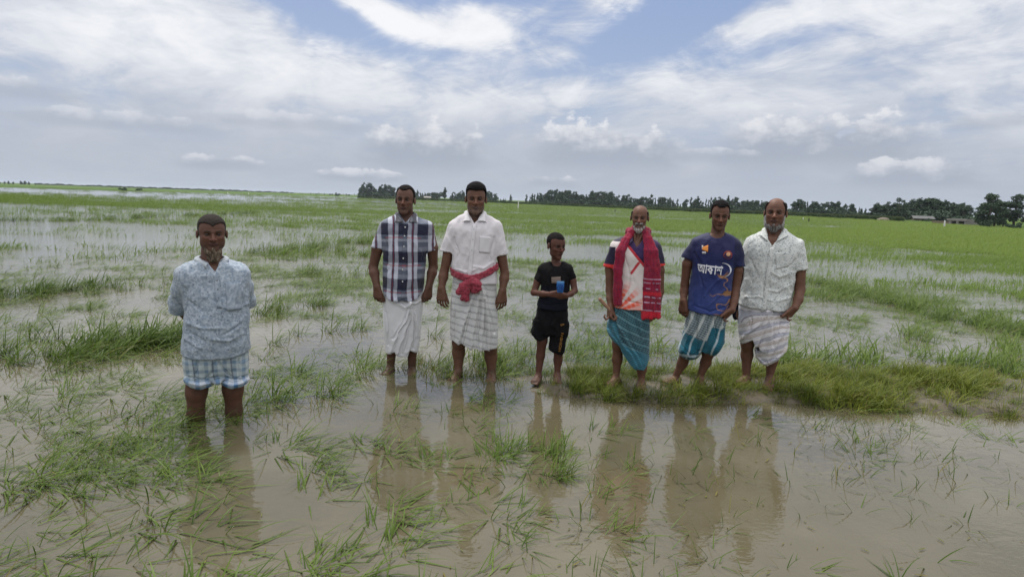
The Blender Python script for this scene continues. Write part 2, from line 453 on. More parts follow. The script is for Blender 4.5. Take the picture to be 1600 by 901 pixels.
tallv = variants('tall', m_tall, [
    dict(n=120, rad=1.5, len_=(1.2, 2.3), elev=(60, 88), az_mean=20, az_sd=60, droop=(20, 90), wid=0.09, seg=3),
    dict(n=120, rad=1.5, len_=(1.0, 2.1), elev=(55, 88), az_mean=0, az_sd=80, droop=(20, 90), wid=0.09, seg=3)])

# coverage 0..10 by image column and by depth proxy v (pixels under the horizon)
TX = [0, 200, 400, 600, 800, 1000, 1200, 1400, 1600]
TV = [4, 8, 12, 17, 22, 30, 36, 45, 56, 62, 80, 100, 125, 150, 180, 210, 245, 280, 310, 350, 400, 470, 560, 640]
TT = [
 [9, 9, 9, 9, 9, 9, 9, 9, 9],      # 4
 [1, 1, 1, 2, 8, 9, 9, 9, 9],      # 8
 [0, 0, 1, 3, 5, 3, 9, 10, 10],    # 12
 [2.5, 1, 1, 3, 5, 2, 5, 10, 10],    # 17
 [9, 8, 6, 3, 6, 6, 5, 10, 10],    # 22
 [9, 9, 8, 6, 6, 9, 8, 10, 10],    # 30
 [1.6, 2.2, 3, 4, 6, 9, 10, 10, 10],   # 36
 [1.8, 2.2, 3, 4, 4.5, 7, 9, 10, 10],     # 45
 [1.4, 1.8, 3, 4, 3.5, 4, 5.5, 8, 10],    # 56
 [0.5, 0.6, 2, 3.5, 3.2, 3, 3.4, 5, 9],      # 62
 [0.5, 0.5, 1.6, 3.2, 2.8, 2.6, 1.8, 2.2, 4],# 80
 [0.8, 0.8, 1.8, 3, 2.8, 2.6, 2.0, 2.2, 3],# 100
 [1.4, 1.4, 3, 3, 3, 3, 2.5, 2.5, 3.5],# 125
 [3, 3, 3, 3, 3, 3, 2.5, 2.0, 2.5],# 150
 [1, 2, 2, 2.6, 2.6, 2.6, 2, 1.6, 2],  # 180
 [1.5, 2, 2, 2.4, 2.4, 2.4, 2, 1.3, 1.6],# 210
 [2, 2, 2.2, 2.4, 2.4, 2.4, 2.2, 2, 2],# 245
 [2, 1.6, 2.2, 2.4, 2.0, 1.6, 1.6, 2, 2],# 280
 [2.2, 2, 2, 1.8, 0.7, 0.3, 0.2, 0.5, 0.6],# 310
 [3.0, 2.6, 2.4, 1.6, 0.6, 0.25, 0.15, 0.2, 0.4],# 350
 [3.8, 3.2, 2.6, 1.4, 0.6, 0.2, 0.1, 0.1, 0.2],# 400
 [4.2, 3.4, 1.6, 1.0, 0.3, 0.2, 0.1, 0.1, 0.1],# 470
 [4.4, 2.6, 0.9, 0.4, 0.3, 0.2, 0.1, 0.05, 0.05],# 560
 [4, 2, 0.6, 0.4, 0.3, 0.2, 0.1, 0.05, 0.05]]# 640
TT = np.array(TT, float)
TT[13:, :4] *= 0.95
TT[9:17, 3:8] *= 0.72
TT[8:14, :5] *= 0.62
TT[14:16, :5] *= 0.8
def cover_at(px, v):
    px = np.clip(px, 0, 1600); v = np.clip(v, 4, 640)
    fi = np.interp(v, TV, np.arange(len(TV))); fj = np.interp(px, TX, np.arange(len(TX)))
    i0 = np.clip(fi.astype(int), 0, len(TV) - 2); j0 = np.clip(fj.astype(int), 0, len(TX) - 2)
    a, b_ = fi - i0, fj - j0
    return (TT[i0, j0] * (1 - a) * (1 - b_) + TT[i0 + 1, j0] * a * (1 - b_) + TT[i0, j0 + 1] * (1 - a) * b_ + TT[i0 + 1, j0 + 1] * a * b_)
def area(n, d0, d1, spread=47):
    """uniform ground points in the view wedge"""
    r = np.sqrt(rng.uniform(d0 ** 2, d1 ** 2, n)); a = np.radians(rng.uniform(-spread, spread, n))
    return r * np.sin(a), r * np.cos(a)
def hv(px): return horiz(px)

# explicit bands (photo polylines -> ground): (points, half width m, clumps per metre)
def band(pts, hw, per_m, kind='clump', scl=(0.8, 1.25), tint=(0, 0.5)):
    G = [ground(*p) for p in pts]; out = []
    for a, b_ in zip(G[:-1], G[1:]):
        L = np.hypot(*(b_ - a)[:2]); k = rng.poisson(L * per_m)
        t = rng.uniform(0, 1, k); nrm = np.array([-(b_ - a)[1], (b_ - a)[0]]) / max(L, 1e-6)
        o_ = rng.normal(0, hw, k)
        P = a[:2] + (b_ - a)[:2] * t[:, None] + nrm * o_[:, None]
        out.append(P)
    P = np.concatenate(out)
    keep = vnoise(np.c_[P * 1.8, np.zeros(len(P))], 5) > 0.32
    P = P[keep]
    return P, rng.uniform(*scl, len(P)), rng.uniform(*tint, len(P))
BANDS = [
    ([(-150, 540), (0, 535), (120, 540), (290, 528)], 0.20, 44, (0.8, 1.2), (0.0, 0.45)),
    ([(-100, 552), (60, 560), (200, 556)], 0.2, 14, (0.7, 1.1), (0.2, 0.6)),
    ([(390, 545), (450, 542), (540, 530), (620, 520)], 0.25, 16, (0.7, 1.1), (0.1, 0.6)),
    ([(-60, 468), (60, 460), (165, 445)], 0.22, 22, (0.8, 1.1), (0.0, 0.45)),
    ([(170, 448), (260, 440)], 0.4, 6, (0.7, 1.0), (0.3, 0.6)),
    ([(390, 492), (440, 485), (520, 470)], 0.3, 12, (0.7, 1.1), (0.2, 0.7)),
    ([(400, 396), (470, 392), (560, 380), (640, 368)], 0.5, 14, (0.8, 1.2), (0.2, 0.6)),
    ([(540, 392), (600, 398)], 0.7, 16, (0.8, 1.2), (0.4, 0.8)),
    ([(430, 430), (520, 425), (600, 432)], 0.5, 9, (0.8, 1.1), (0.3, 0.8)),
    ([(400, 600), (440, 612), (490, 600)], 0.25, 6, (0.7, 1.0), (0.3, 0.8)),
    ([(560, 560), (640, 562), (760, 570), (830, 572)], 0.25, 12, (0.7, 1.0), (0.3, 0.9)),
    ([(640, 545), (900, 560), (1060, 560)], 0.3, 8, (0.7, 1.0), (0.4, 0.9)),
    ([(1240, 432), (1330, 455), (1420, 478), (1500, 500), (1620, 530)], 0.28, 20, (0.8, 1.15), (0.3, 0.8)),
    ([(1255, 470), (1340, 468)], 0.4, 6, (0.8, 1.1), (0.3, 0.8)),
    ([(1430, 520), (1600, 552)], 0.3, 12, (0.8, 1.1), (0.4, 0.9)),
    ([(1210, 565), (1300, 575), (1450, 572), (1600, 575)], 0.22, 16, (0.9, 1.2), (0.4, 0.9)),
    ([(730, 690), (820, 712), (900, 735)], 0.10, 9, (0.5, 0.7), (0.3, 0.7)),
    ([(330, 655), (400, 640), (430, 620)], 0.10, 6, (0.7, 1.0), (0.2, 0.7)),
    ([(0, 300), (0, 301)], 0.1, 0, (1, 1), (0, 1)),
    ([(0, 344), (120, 345), (260, 338), (400, 333)], 0.35, 4, (1.0, 1.3), (0.0, 0.2)),
]
BP, BS, BT = [], [], []
for pts, hw, pm, sc, ti in BANDS:
    P, s, t = band(pts, hw, pm, 'clump', sc, ti); BP.append(P); BS.append(s); BT.append(t)
BP = np.concatenate(BP); BS = np.concatenate(BS); BT = np.concatenate(BT)
scatter('rice_clumps', thick, np.c_[BP, np.zeros(len(BP))], rng.normal(0, 0.45, len(BP)), BS, BT, 'thick green clumps of rice blown over in the shallow water')

def patchy(X, Y, s=1.0, seed=3):
    return fbm(np.c_[X * 0.5 * s, Y * 1.1 * s, X * 0], 3, seed)
# near rice 1.6 - 16 m
X, Y = area(110000, 1.5, 16.5)
PX, PY = project(X, Y); v = PY - hv(PX)
c = cover_at(PX, v) / 10
pt = patchy(X, Y, 1.0)
dist = np.hypot(X, Y)
fine = np.clip((fbm(np.c_[X * 2.2, Y * 2.2, X * 0], 2, 9) - 0.33) * 4, 0.1, 1.6)
dens = np.clip(c * 1.15 * np.clip((pt - 0.28) * 3.4, 0.08, 1.9) * fine, 0, 1)
dens = dens * np.where(bund_h(X, Y) > 0.0, 0.5, 1.0) * np.where((PX > 290) & (PX < 450) & (PY > 650) & (PY < 870), 0.35, 1.0)
k = rng.uniform(0, 1, len(X)) < dens * np.interp(dist, [0, 4, 7, 16], [0.72, 0.62, 0.62, 0.8])
X, Y, dist = X[k], Y[k], dist[k]
scatter('rice_grass', near, np.c_[X, Y, X * 0], rng.normal(0.05, 0.5, len(X)), rng.uniform(0.45, 0.9, len(X)) * np.where((project(X, Y)[0] < 620) & (project(X, Y)[1] > 600), 1.12, 1.0),
        np.clip(rng.normal(0.45, 0.25, len(X)) + (dist > 8) * 0.15, 0, 1), 'thin bent rice seedlings standing in the muddy water')
# mid + far patches
Xs, Ys, Ss, Ts = [], [], [], []
for d0, d1, ntot, sc in ((15, 34, 13000, 1.0), (34, 70, 17000, 1.2), (70, 130, 15000, 1.8), (130, 260, 14000, 2.6)):
    X, Y = area(ntot, d0, d1, 45)
    PX, PY = project(X, Y); v = PY - hv(PX)
    c = cover_at(PX, v) / 10
    pt = fbm(np.c_[X * 0.06 / sc, Y * 0.42 / sc, X * 0], 3, 21)
    pr = np.clip(c * np.where(c > 0.85, 1.2, np.clip((pt - 0.33) * 4.5, 0.05, 2.0)), 0, 1)
    k = rng.uniform(0, 1, len(X)) < pr
    Xs.append(X[k]); Ys.append(Y[k]); Ss.append(rng.uniform(0.85, 1.2, k.sum()) * sc)
    lush = np.clip((PX[k] - 800) / 500, 0, 1) * np.clip((c[k] - 0.6) * 3, 0, 1)
    Ts.append(np.clip(rng.normal(0.30, 0.15, k.sum()) + 0.5 * lush, 0, 1))
X, Y, S, T = map(np.concatenate, (Xs, Ys, Ss, Ts))
scatter('rice_field', patch, np.c_[X, Y, X * 0], rng.normal(0, 0.4, len(X)), S, T, 'bright green rice covering the flooded plots to the far bank')
# sparse floating sprigs in the open water
X, Y = area(5200, 1.6, 7.5)
PX, PY = project(X, Y)
wgt = 0.10 + 0.55 * ((PX > 1250) & (PY > 640) & (PY < 820)) + 0.18 * ((PX > 600) & (PX < 1250) & (PY > 640)) + 0.2 * (PX < 600)
wgt = wgt * np.clip((fbm(np.c_[X * 1.1, Y * 1.1, X * 0], 3, 41) - 0.3) * 3.5, 0.1, 1.6)
k = (rng.uniform(0, 1, len(X)) < wgt) & (PY > 625)
X, Y = X[k], Y[k]
litter = variants('litter', m_rice, [
    dict(n=1, rad=0.01, len_=(0.03, 0.10), elev=(0, 4), az_mean=0, az_sd=90, droop=(-5, 5), wid=0.008, seg=4, dryp=1.0, sink=-0.004),
    dict(n=2, rad=0.05, len_=(0.02, 0.06), elev=(0, 4), az_mean=0, az_sd=90, droop=(-5, 5), wid=0.0080, seg=3, dryp=1.0, sink=-0.004)])
XL, YL = area(700, 1.5, 8)
scatter('floating_litter', litter, np.c_[XL, YL, XL * 0 + 0.002], rng.uniform(0, 6.28, len(XL)), rng.uniform(0.4, 1.2, len(XL)), rng.uniform(0, 1, len(XL)), 'bits of dead leaf floating on the muddy water')
scatter('grass_sprigs', sprig, np.c_[X, Y, X * 0], rng.uniform(0, 6.28, len(X)), rng.uniform(0.6, 1.1, len(X)), rng.uniform(0, 0.5, len(X)), 'sparse sprigs poking out of the open muddy water')
# grass on the bund
X, Y = rng.uniform(-2.5, 8.5, 60000), rng.uniform(3.0, 8.5, 60000)
h = bund_h(X, Y) + (fbm(np.c_[X * 2.5, Y * 2.5, X * 0], 2, 61) - .5) * .07; PX, PY = project(X, Y)
right = np.interp(PX, [500, 660, 820, 900, 1000, 1120, 1230, 1400], [0, 0.03, 0.15, 0.55, 0.65, 0.62, 0.9, 1.0])
bald = np.clip((fbm(np.c_[X * 2.2, Y * 2.2, X * 0], 3, 51) - 0.35) * 5, 0.10, 1)
k = (rng.uniform(0, 1, len(X)) < np.clip((h + 0.11) / 0.08, 0, 1) * right * bald * 0.66)
X, Y, h = X[k], Y[k], h[k]
# a pair of bare trodden spots where feet stand
k = np.ones(len(X), bool)
for fx_, fy_ in ((838, 594), (872, 592), (1002, 604), (1052, 600), (1096, 603), (1166, 600), (1200, 600), (1025, 596), (960, 600)):
    g = ground(fx_, fy_); k &= np.hypot(X - g[0], Y - g[1]) > 0.10
for fx_, fy_ in ((838, 594), (872, 592), (1002, 604), (1052, 600), (1096, 603), (1166, 600), (1200, 600)):
    g = ground(fx_, fy_); near_ = (np.hypot(X - g[0], Y - g[1] + 0.14) < 0.16); k &= ~(near_ & (rng.uniform(0, 1, len(X)) < 0.7))
X, Y, h = X[k], Y[k], h[k]
PX, PY = project(X, Y)
scatter('bund_grass', dense, np.c_[X, Y, np.maximum(h, -0.01)], rng.uniform(-1.9, 1.9, len(X)), rng.uniform(0.32, 0.80, len(X)) * np.interp(PX, [900, 1150, 1300], [.80, .80, .86]) * (0.75 + 0.5 * vnoise(np.c_[X * 1.3, Y * 1.3, X * 0], 8)),
        np.clip(rng.normal(0.50, 0.30, len(X)) + (PX < 1060) * -0.28, 0, 1), 'dense olive green grass on the low mud bund')
# tall dark crop in front of the distant trees
def poly_pts(pxs, v0, v1, n):
    P = []
    X = rng.uniform(pxs[0], pxs[1], n); vv = rng.uniform(0, 1, n)
    for a, b_ in zip(X, vv):
        v = v0(a) + (v1(a) - v0(a)) * b_
        dd = CAMH * FPX / v * math.sqrt(1 + ((a - 800) / FPX) ** 2)
        g = at_dist(a, 400, dd); P.append((g[0], g[1], 0.2))
    return np.array(P)
fbot = lambda a: np.interp(a, [430, 620, 800, 1000, 1150, 1300, 1400], [4.6, 5.0, 6.0, 8.4, 9.6, 11.0, 12.6])
P = np.concatenate([poly_pts((560, 1400), lambda a: fbot(a) * 0.86, fbot, 16000)])
scatter('tall_crop', tallv, P, rng.uniform(0, 6.28, len(P)), rng.uniform(0.30, 0.42, len(P)), rng.uniform(0, 1, len(P)), 'strip of tall dark green crop below the distant trees')

# ------------------------------------------------------------------ trees
tm, nt, bs = new_mat('tree_leaves')
ac = nt.nodes.new('ShaderNodeAttribute'); ac.attribute_name = 'Col'
oi = nt.nodes.new('ShaderNodeObjectInfo')
vx, vy, vz = sep(nt, ac.outputs['Color'])
c_ = mixc(nt, vx, (0.034, 0.062, 0.034), (0.078, 0.122, 0.066))  # greens tinted bluish and paler, part of the distance haze is in the colour
c_ = mixc(nt, N(nt, oi.outputs['Random']) * 0.5, c_, (0.055, 0.085, 0.060))
nt.links.new(c_, bs.inputs['Base Color']); bs.inputs['Roughness'].default_value = 0.7
bs.inputs['Specular IOR Level'].default_value = 0.2
bk, nt, bs = new_mat('tree_bark')
pz = nt.nodes.new('ShaderNodeTexCoord').outputs['Object']
nt.links.new(mixc(nt, noise(nt, pz, 6, 4, 0.6), (0.05, 0.04, 0.03), (0.16, 0.13, 0.10)), bs.inputs['Base Color'])
bs.inputs['Roughness'].default_value = 0.9

def leaves_cloud(lobes, n, size, seed):
    r = np.random.default_rng(seed); P, Sx = [], []
    tot = sum(l[3] * l[4] * l[5] for l in lobes)
    for cx, cy, cz, rx, ry, rz in lobes:
        m = max(20, int(n * rx * ry * rz / tot))
        d = r.standard_normal((m, 3)); d /= np.linalg.norm(d, axis=1)[:, None]
        rad = r.uniform(0.3, 1.12, m) ** 0.6
        rad *= 0.72 + 0.5 * fbm(d * 2.3 + 5, 2, seed)
        P.append(np.array([cx, cy, cz]) + d * rad[:, None] * np.array([rx, ry, rz]))
    P = np.concatenate(P); m = len(P)
    a = r.standard_normal((m, 3)); a /= np.linalg.norm(a, axis=1)[:, None]
    b_ = np.cross(a, r.standard_normal((m, 3))); b_ /= np.linalg.norm(b_, axis=1)[:, None]
    s = r.uniform(0.5, 1.2, m)[:, None] * size
    V = np.stack([P - a * s - b_ * s * 0.5, P + a * s - b_ * s * 0.2, P + a * s * 0.7 + b_ * s * 0.8, P - a * s * 0.5 + b_ * s * 0.6], 1).reshape(-1, 3)
    F = np.arange(4 * m).reshape(-1, 4)
    C = np.repeat(np.clip(fbm(P * 0.6 / size * 0.3, 2, seed + 2) * 1.6 - 0.3 + r.normal(0, 0.15, m), 0, 1), 4)
    return V, F, np.stack([C, C * 0, C * 0], 1)
def trunk_mesh(name, segs, k=7):
    V, F = [], []
    for pts in segs:
        base = len(V)
        for j, (p, rd) in enumerate(pts):
            for i in range(k):
                a = 2 * math.pi * i / k; V.append((p[0] + rd * math.cos(a), p[1] + rd * math.sin(a), p[2]))
        for j in range(len(pts) - 1):
            for i in range(k):
                F.append((base + j * k + i, base + j * k + (i + 1) % k, base + (j + 1) * k + (i + 1) % k, base + (j + 1) * k + i))
    return mesh_np(name, V, F)
def make_species(kind, seed):
    """unit trees about 1 m tall scaled when placed; returns crown, trunk meshes"""
    r = np.random.default_rng(seed); lobes = []
    if kind == 'round':
        H = 10; 
        for i in range(15):
            a = r.uniform(0, 6.28); z_ = 1.4 + 7.6 * (i + .5) / 15 + r.uniform(-.4, .4); q = r.uniform(0.2, 2.5) * (1.15 - z_ / 12); s = r.uniform(0.9, 1.7) * (1.2 - z_ / 16)
            lobes.append((q * math.cos(a), q * math.sin(a), z_, s, s, s * r.uniform(.8, 1.2)))
        segs = [[((0, 0, -0.3), 0.35), ((0.1, 0, 2.5), 0.25), ((0, 0.1, 5.5), 0.12), ((0, 0, 7.5), 0.04)],
                [((0, 0, 2), 0.18), ((1.2, 0.4, 4), 0.10), ((1.9, 0.5, 5.5), 0.04)], [((0, 0, 2.2), 0.18), ((-1.1, -0.4, 4.2), 0.10), ((-1.9, -0.5, 6), 0.04)]]
        nleaf, sz = 2800, 0.28
    elif kind == 'slender':
        H = 10
        for i in range(9):
            z_ = 2.0 + i * 0.9; s = r.uniform(0.55, 1.05) * (1.2 - 0.55 * i / 9); a = r.uniform(0, 6.28); q = r.uniform(0.1, 0.7)
            lobes.append((q * math.cos(a), q * math.sin(a), z_, s, s, s * 0.8))
        segs = [[((0, 0, -0.3), 0.2), ((0.1, 0, 3), 0.15), ((0, 0.1, 6.5), 0.09), ((0, 0, 9.4), 0.03)],
                [((0, 0, 4), 0.07), ((0.6, 0.1, 5), 0.04)], [((0, 0, 5), 0.07), ((-0.5, 0.1, 6), 0.04)]]
        nleaf, sz = 1300, 0.24
    elif kind == 'layered':
        H = 10
        for i in range(26):
            a = r.uniform(0, 6.28); z_ = r.uniform(1.2, 8.8); q = r.uniform(0.4, 3.3) * (1.1 - abs(z_ - 4) / 9)
            lobes.append((q * math.cos(a), q * math.sin(a), z_, r.uniform(0.8, 1.3), r.uniform(0.8, 1.3), r.uniform(0.55, 0.95)))
        segs = [[((0, 0, -0.3), 0.32), ((-0.15, 0, 3), 0.22), ((0.1, 0.1, 6), 0.12), ((0, 0, 8.6), 0.04)],
                [((0, 0, 2), 0.14), ((1.6, 0.2, 4.2), 0.07), ((2.4, 0.3, 5), 0.03)], [((0, 0, 3), 0.14), ((-1.5, 0.2, 5), 0.07), ((-2.2, 0.3, 6.2), 0.03)],
                [((0, 0, 4.5), 0.1), ((1.0, -0.4, 6.5), 0.05), ((1.4, -0.5, 7.6), 0.02)]]
        nleaf, sz = 4200, 0.22
    else:   # bush
        H = 4
        for i in range(9):
            a = r.uniform(0, 6.28); q = r.uniform(0, 3.2); z_ = r.uniform(0.5, 2.6); s = r.uniform(0.9, 1.6)
            lobes.append((q * math.cos(a), q * math.sin(a), z_, s * 1.2, s, s * 0.8))
        segs = [[((0, 0, -0.2), 0.12), ((0.3, 0, 1.4), 0.07), ((0.5, 0, 2.4), 0.03)]]
        nleaf, sz = 1300, 0.30
    V, F, C = leaves_cloud(lobes, nleaf, sz, seed)
    H = V[:, 2].max()
    cm = mesh_np('crown', V, F, False); color_attr(cm, C); cm.materials.append(tm)
    tk = trunk_mesh('trunk', segs); tk.materials.append(bk)
    return cm, tk, H
SPEC = {'round': [make_species('round', s) for s in (1, 2, 3, 4)], 'slender': [make_species('slender', s) for s in (11, 12, 13)],
        'layered': [make_species('layered', s) for s in (21, 22, 23)], 'bush': [make_species('bush', s) for s in (31, 32)]}
def place_tree(kind, px, dist, top_y, label, group=None, wide=1.0, name='tree', cat='tree', zb=0.2):
    cm, tk, H = random.choice(SPEC[kind])
    g = at_dist(px, 400, dist)
    zt = at_dist(px, top_y, dist)[2]
    s = max(0.12, (zt - zb) / H)
    o = bpy.data.objects.new(name, None); COL.objects.link(o); o.empty_display_size = 1
    o.location = (g[0], g[1], zb); o.scale = (s * wide, s * wide, s); o.rotation_euler = (0, 0, random.uniform(0, 6.28))
    o['label'] = label; o['category'] = cat
    if group: o['group'] = group
    for nm, me in (('crown', cm), ('trunk', tk)):
        c = bpy.data.objects.new(nm, me); COL.objects.link(c); c.parent = o
    return o
def interp_px(xs, ys): return lambda a: float(np.interp(a, xs, ys))
# clusters: (x0, x1, n, kinds, distance, skyline points, jitter, label, group, width)
CL = [
 (562, 612, 7, ('round',), 430, ([562, 575, 600, 612], [291, 289, 291, 292]), 1.5, 'full round tree in the dark grove left of the plaid shirt man', 'grove trees left of the plaid shirt man', 1.0),
 (612, 655, 5, ('round',), 440, ([612, 655], [291, 296]), 2, 'dark round tree right behind the head of the plaid shirt man', 'trees behind the plaid shirt man', 1.0),
 (655, 682, 5, ('round', 'bush'), 420, ([655, 682], [299, 302]), 1.2, 'low rounded tree between the plaid shirt man and white shirt man', 'low trees between the two standing men', 1.0),
 (700, 738, 6, ('round',), 400, ([700, 712, 738], [302, 301, 299]), 1.5, 'low dark tree left of the white shirt man with red sash', 'low trees left of the white shirt man', 1.1),
 (742, 772, 4, ('round',), 390, ([742, 760, 772], [297, 297, 302]), 1.0, 'dark domed tree just right of the white shirt man head', 'domed trees right of the white shirt man', 1.1),
 (776, 800, 3, ('bush',), 420, ([776, 800], [309, 309]), 0.6, 'tiny bush on the horizon left of the white post', 'tiny bushes left of the white post', 1.0),
 (818, 850, 5, ('round', 'slender'), 330, ([818, 832, 850], [306, 302, 303]), 1.2, 'small dark tree at the left end of the long tree line', 'left end of the long tree line', 1.0),
 (850, 915, 12, ('round', 'round', 'slender'), 320, ([850, 862, 885, 905, 915], [299, 297, 298, 304, 307]), 1.5, 'tall leafy tree in the grove above the boy', 'grove above the boy', 1.1),
 (916, 985, 13, ('round', 'slender', 'layered'), 310, ([916, 930, 945, 965, 985], [302, 300, 301, 307, 309]), 2, 'ragged dark tree left of the bald man with red scarf', 'trees left of the bald man', 1.0),
 (985, 1055, 12, ('round', 'slender'), 300, ([985, 1010, 1030, 1055], [309, 308, 309, 315]), 2, 'uneven dark tree between scarf man and blue jersey man', 'trees between scarf man and jersey man', 1.0),
 (1055, 1145, 14, ('round', 'round', 'slender'), 280, ([1055, 1080, 1100, 1145], [316, 310, 311, 312]), 2.5, 'dark leafy tree behind the blue jersey man', 'trees behind the blue jersey man', 1.0),
 (1145, 1200, 8, ('round', 'slender'), 265, ([1145, 1175, 1200], [314, 315, 315]), 2, 'dense dark tree between jersey man and grey bearded man', 'trees between the two men on the right', 1.1),
 (1232, 1345, 17, ('round', 'slender', 'layered'), 235, ([1232, 1245, 1275, 1296, 1310, 1345], [315, 313, 318, 314, 320, 326]), 2.2, 'grey green tree in the line right of the grey bearded man', 'tree line right of the grey bearded man', 0.95),
 (1356, 1505, 19, ('round', 'round', 'layered'), 165, ([1356, 1370, 1385, 1420, 1450, 1470, 1495, 1505], [324, 319, 317, 312, 312, 314, 318, 328]), 2.0, 'dense dark tree in the large grove left of the concrete culvert', 'large grove left of the culvert', 1.1),
]
KW = {'round': 'broad', 'slender': 'narrow', 'layered': 'wide', 'bush': 'squat'}
for x0, x1, n, kinds, dist, sky_, jit, lab, grp, wd in CL:
    f_ = interp_px(*sky_)
    n = int(n * 1.7)
    for i in range(max(2, n // 3)):
        px = x0 + (x1 - x0) * (i + 0.5 + random.uniform(-0.3, 0.3)) / max(2, n // 3)
        yb = horiz(px) + CAMH * FPX / dist
        place_tree('bush', px, dist * 0.985, yb - (yb - f_(px)) * random.uniform(.35, .55), 'low bush under the ' + lab.split(' ', 1)[1].replace('tree ', 'trees ', 1), grp + ' undergrowth', 1.5, 'bush', 'bush', 0.1)
    for i in range(n):
        px = x0 + (x1 - x0) * (i + 0.5 + random.uniform(-0.3, 0.3)) / n
        back = i % 3
        kd = random.choice(kinds + ('slender', 'round'))
        place_tree(kd, px, dist * (1 + 0.03 * back + random.uniform(0, 0.05)), f_(px) - 0.8 + random.gauss(0, jit) * 1.3 + (1.5 if back == 0 else 0), KW[kd] + ' ' + lab, grp, wd * random.uniform(0.75, 1.45))
# standalone / taller trees
for kind, px, top, dist, wd, lab in [
    ('slender', 693, 292.5, 400, 1.6, 'lone taller tree rising left of the white shirt man head'),
    ('slender', 795, 303.5, 380, 1.3, 'lone small tree on the horizon left of the white post'),
    ('slender', 1083, 306, 275, 1.4, 'taller feathery tree left of the blue jersey man head'),
    ('slender', 1131, 305, 275, 1.2, 'tallest tree top above the blue jersey man head'),
    ('layered', 1395, 308, 162, 1.0, 'airy taller tree sticking out of the grove left of the culvert'),
    ('layered', 1538, 301, 118, 1.15, 'large dark layered tree right of the concrete culvert'),
    ('layered', 1546, 303, 121, 1.1, 'second dark tree behind the large layered tree'),
    ('layered', 1576, 302, 119, 1.15, 'large layered tree second from the picture edge'),
    ('round', 1604, 318, 112, 1.1, 'dark tree cut off by the right edge of the photo'),
    ('round', 1523, 326, 119, 0.9, 'low dark tree beside the concrete culvert'),
    ('round', 1560, 322, 116, 1.1, 'round dark tree filling the gap between two layered trees')]:
    place_tree(kind, px, dist, top, lab, None, wd)
for px, top, dist, wd, lab in [
    (1350, 334, 170, 1.0, 'dark spreading bush at the left foot of the large grove'),
    (1372, 336, 160, 1.0, 'low bush below the large grove near the pale mound'),
    (1405, 338, 150, 0.9, 'small pale green bush at the field edge below the grove'),
    (1440, 340, 145, 0.9, 'low green bush in front of the small grey hut'),
    (1318, 333, 230, 1.4, 'low hedge like bush at the right end of the crop strip'),
    (1530, 342, 112, 0.9, 'dark bush under the trees right of the culvert'),
    (1575, 346, 108, 1.0, 'dark bush at the foot of the trees by the right edge'),
    (1604, 343, 108, 1.2, 'dark bush cut off by the right edge'),
    (198, 292.3, 260, 1.0, 'small dark bush alone on the far left bank'),
    (221, 294.3, 280, 1.6, 'longer low bush on the far bank left of the kurta man'),
    (528, 300.5, 430, 0.6, 'small bush on the bank left of the distant grove')]:
    place_tree('bush', px, dist, top, lab, None, wd, 'bush', 'bush', 0.1)
for i in range(22):
    px = 470 + i * 4.2
    place_tree(random.choice(['round', 'bush', 'slender']), px, 560 * random.uniform(0.95, 1.05), 301.5 + random.uniform(-0.8, 1.5) + (px - 500) * 0.02, 'tiny hazy tree in the low line left of the distant grove', 'tiny hazy trees left of the distant grove', 1.0)
for px, top in ((10, 284.5), (17, 283.5), (23, 283), (30, 284), (42, 282.8), (48, 283), (54, 284.2), (64, 286)):
    place_tree('round', px, 640, top, 'tiny dark tree in the clump on the far left horizon', 'tiny trees on the far left horizon', 1.4)
for i in range(46):
    px = 70 + i * 8.6
    place_tree('bush', px, 900 * random.uniform(0.95, 1.1), horiz(px) - 0.2 - random.uniform(0, 1.3), 'faint low scrub along the far left horizon', 'faint scrub along the far left horizon', 2.5, 'bush', 'bush', 0.1)

# ------------------------------------------------------------------ small far things
def plain(name, c, rough=0.8, var=0.25, sc=8.0):
    m, nt, bs = new_mat(name)
    p = nt.nodes.new('ShaderNodeTexCoord').outputs['Object']
    nn = noise(nt, p, sc, 4, 0.6)
    nt.links.new(mixc(nt, nn.ss(0.3, 0.7), tuple(v * (1 - var) for v in c), tuple(min(1, v * (1 + var)) for v in c)), bs.inputs['Base Color'])
    bs.inputs['Roughness'].default_value = rough
    return m
m_conc = plain('old_concrete', (0.26, 0.25, 0.23)); m_white = plain('white_paint', (0.72, 0.72, 0.70), var=0.1)
m_dark = plain('dark_wood', (0.03, 0.025, 0.02)); m_tin = plain('tin_roof', (0.09, 0.09, 0.09), 0.7); m_mudw = plain('mud_wall', (0.20, 0.16, 0.11))
m_straw = plain('straw', (0.15, 0.125, 0.09))
import bmesh
def box_bm(bm, lo, hi, bev=0.0):
    r = bmesh.ops.create_cube(bm, size=1.0)
    for v_ in r['verts']:
        v_.co = Vector([lo[i] + (hi[i] - lo[i]) * (v_.co[i] + 0.5) for i in range(3)])
    if bev: bmesh.ops.bevel(bm, geom=list({e for v_ in r['verts'] for e in v_.link_edges}), offset=bev, segments=2, affect='EDGES')
def bm_obj(name, bm, mat, parent=None, **k):
    me = bpy.data.meshes.new(name); bm.to_mesh(me); bm.free()
    return obj(name, me, mat, parent, **k)
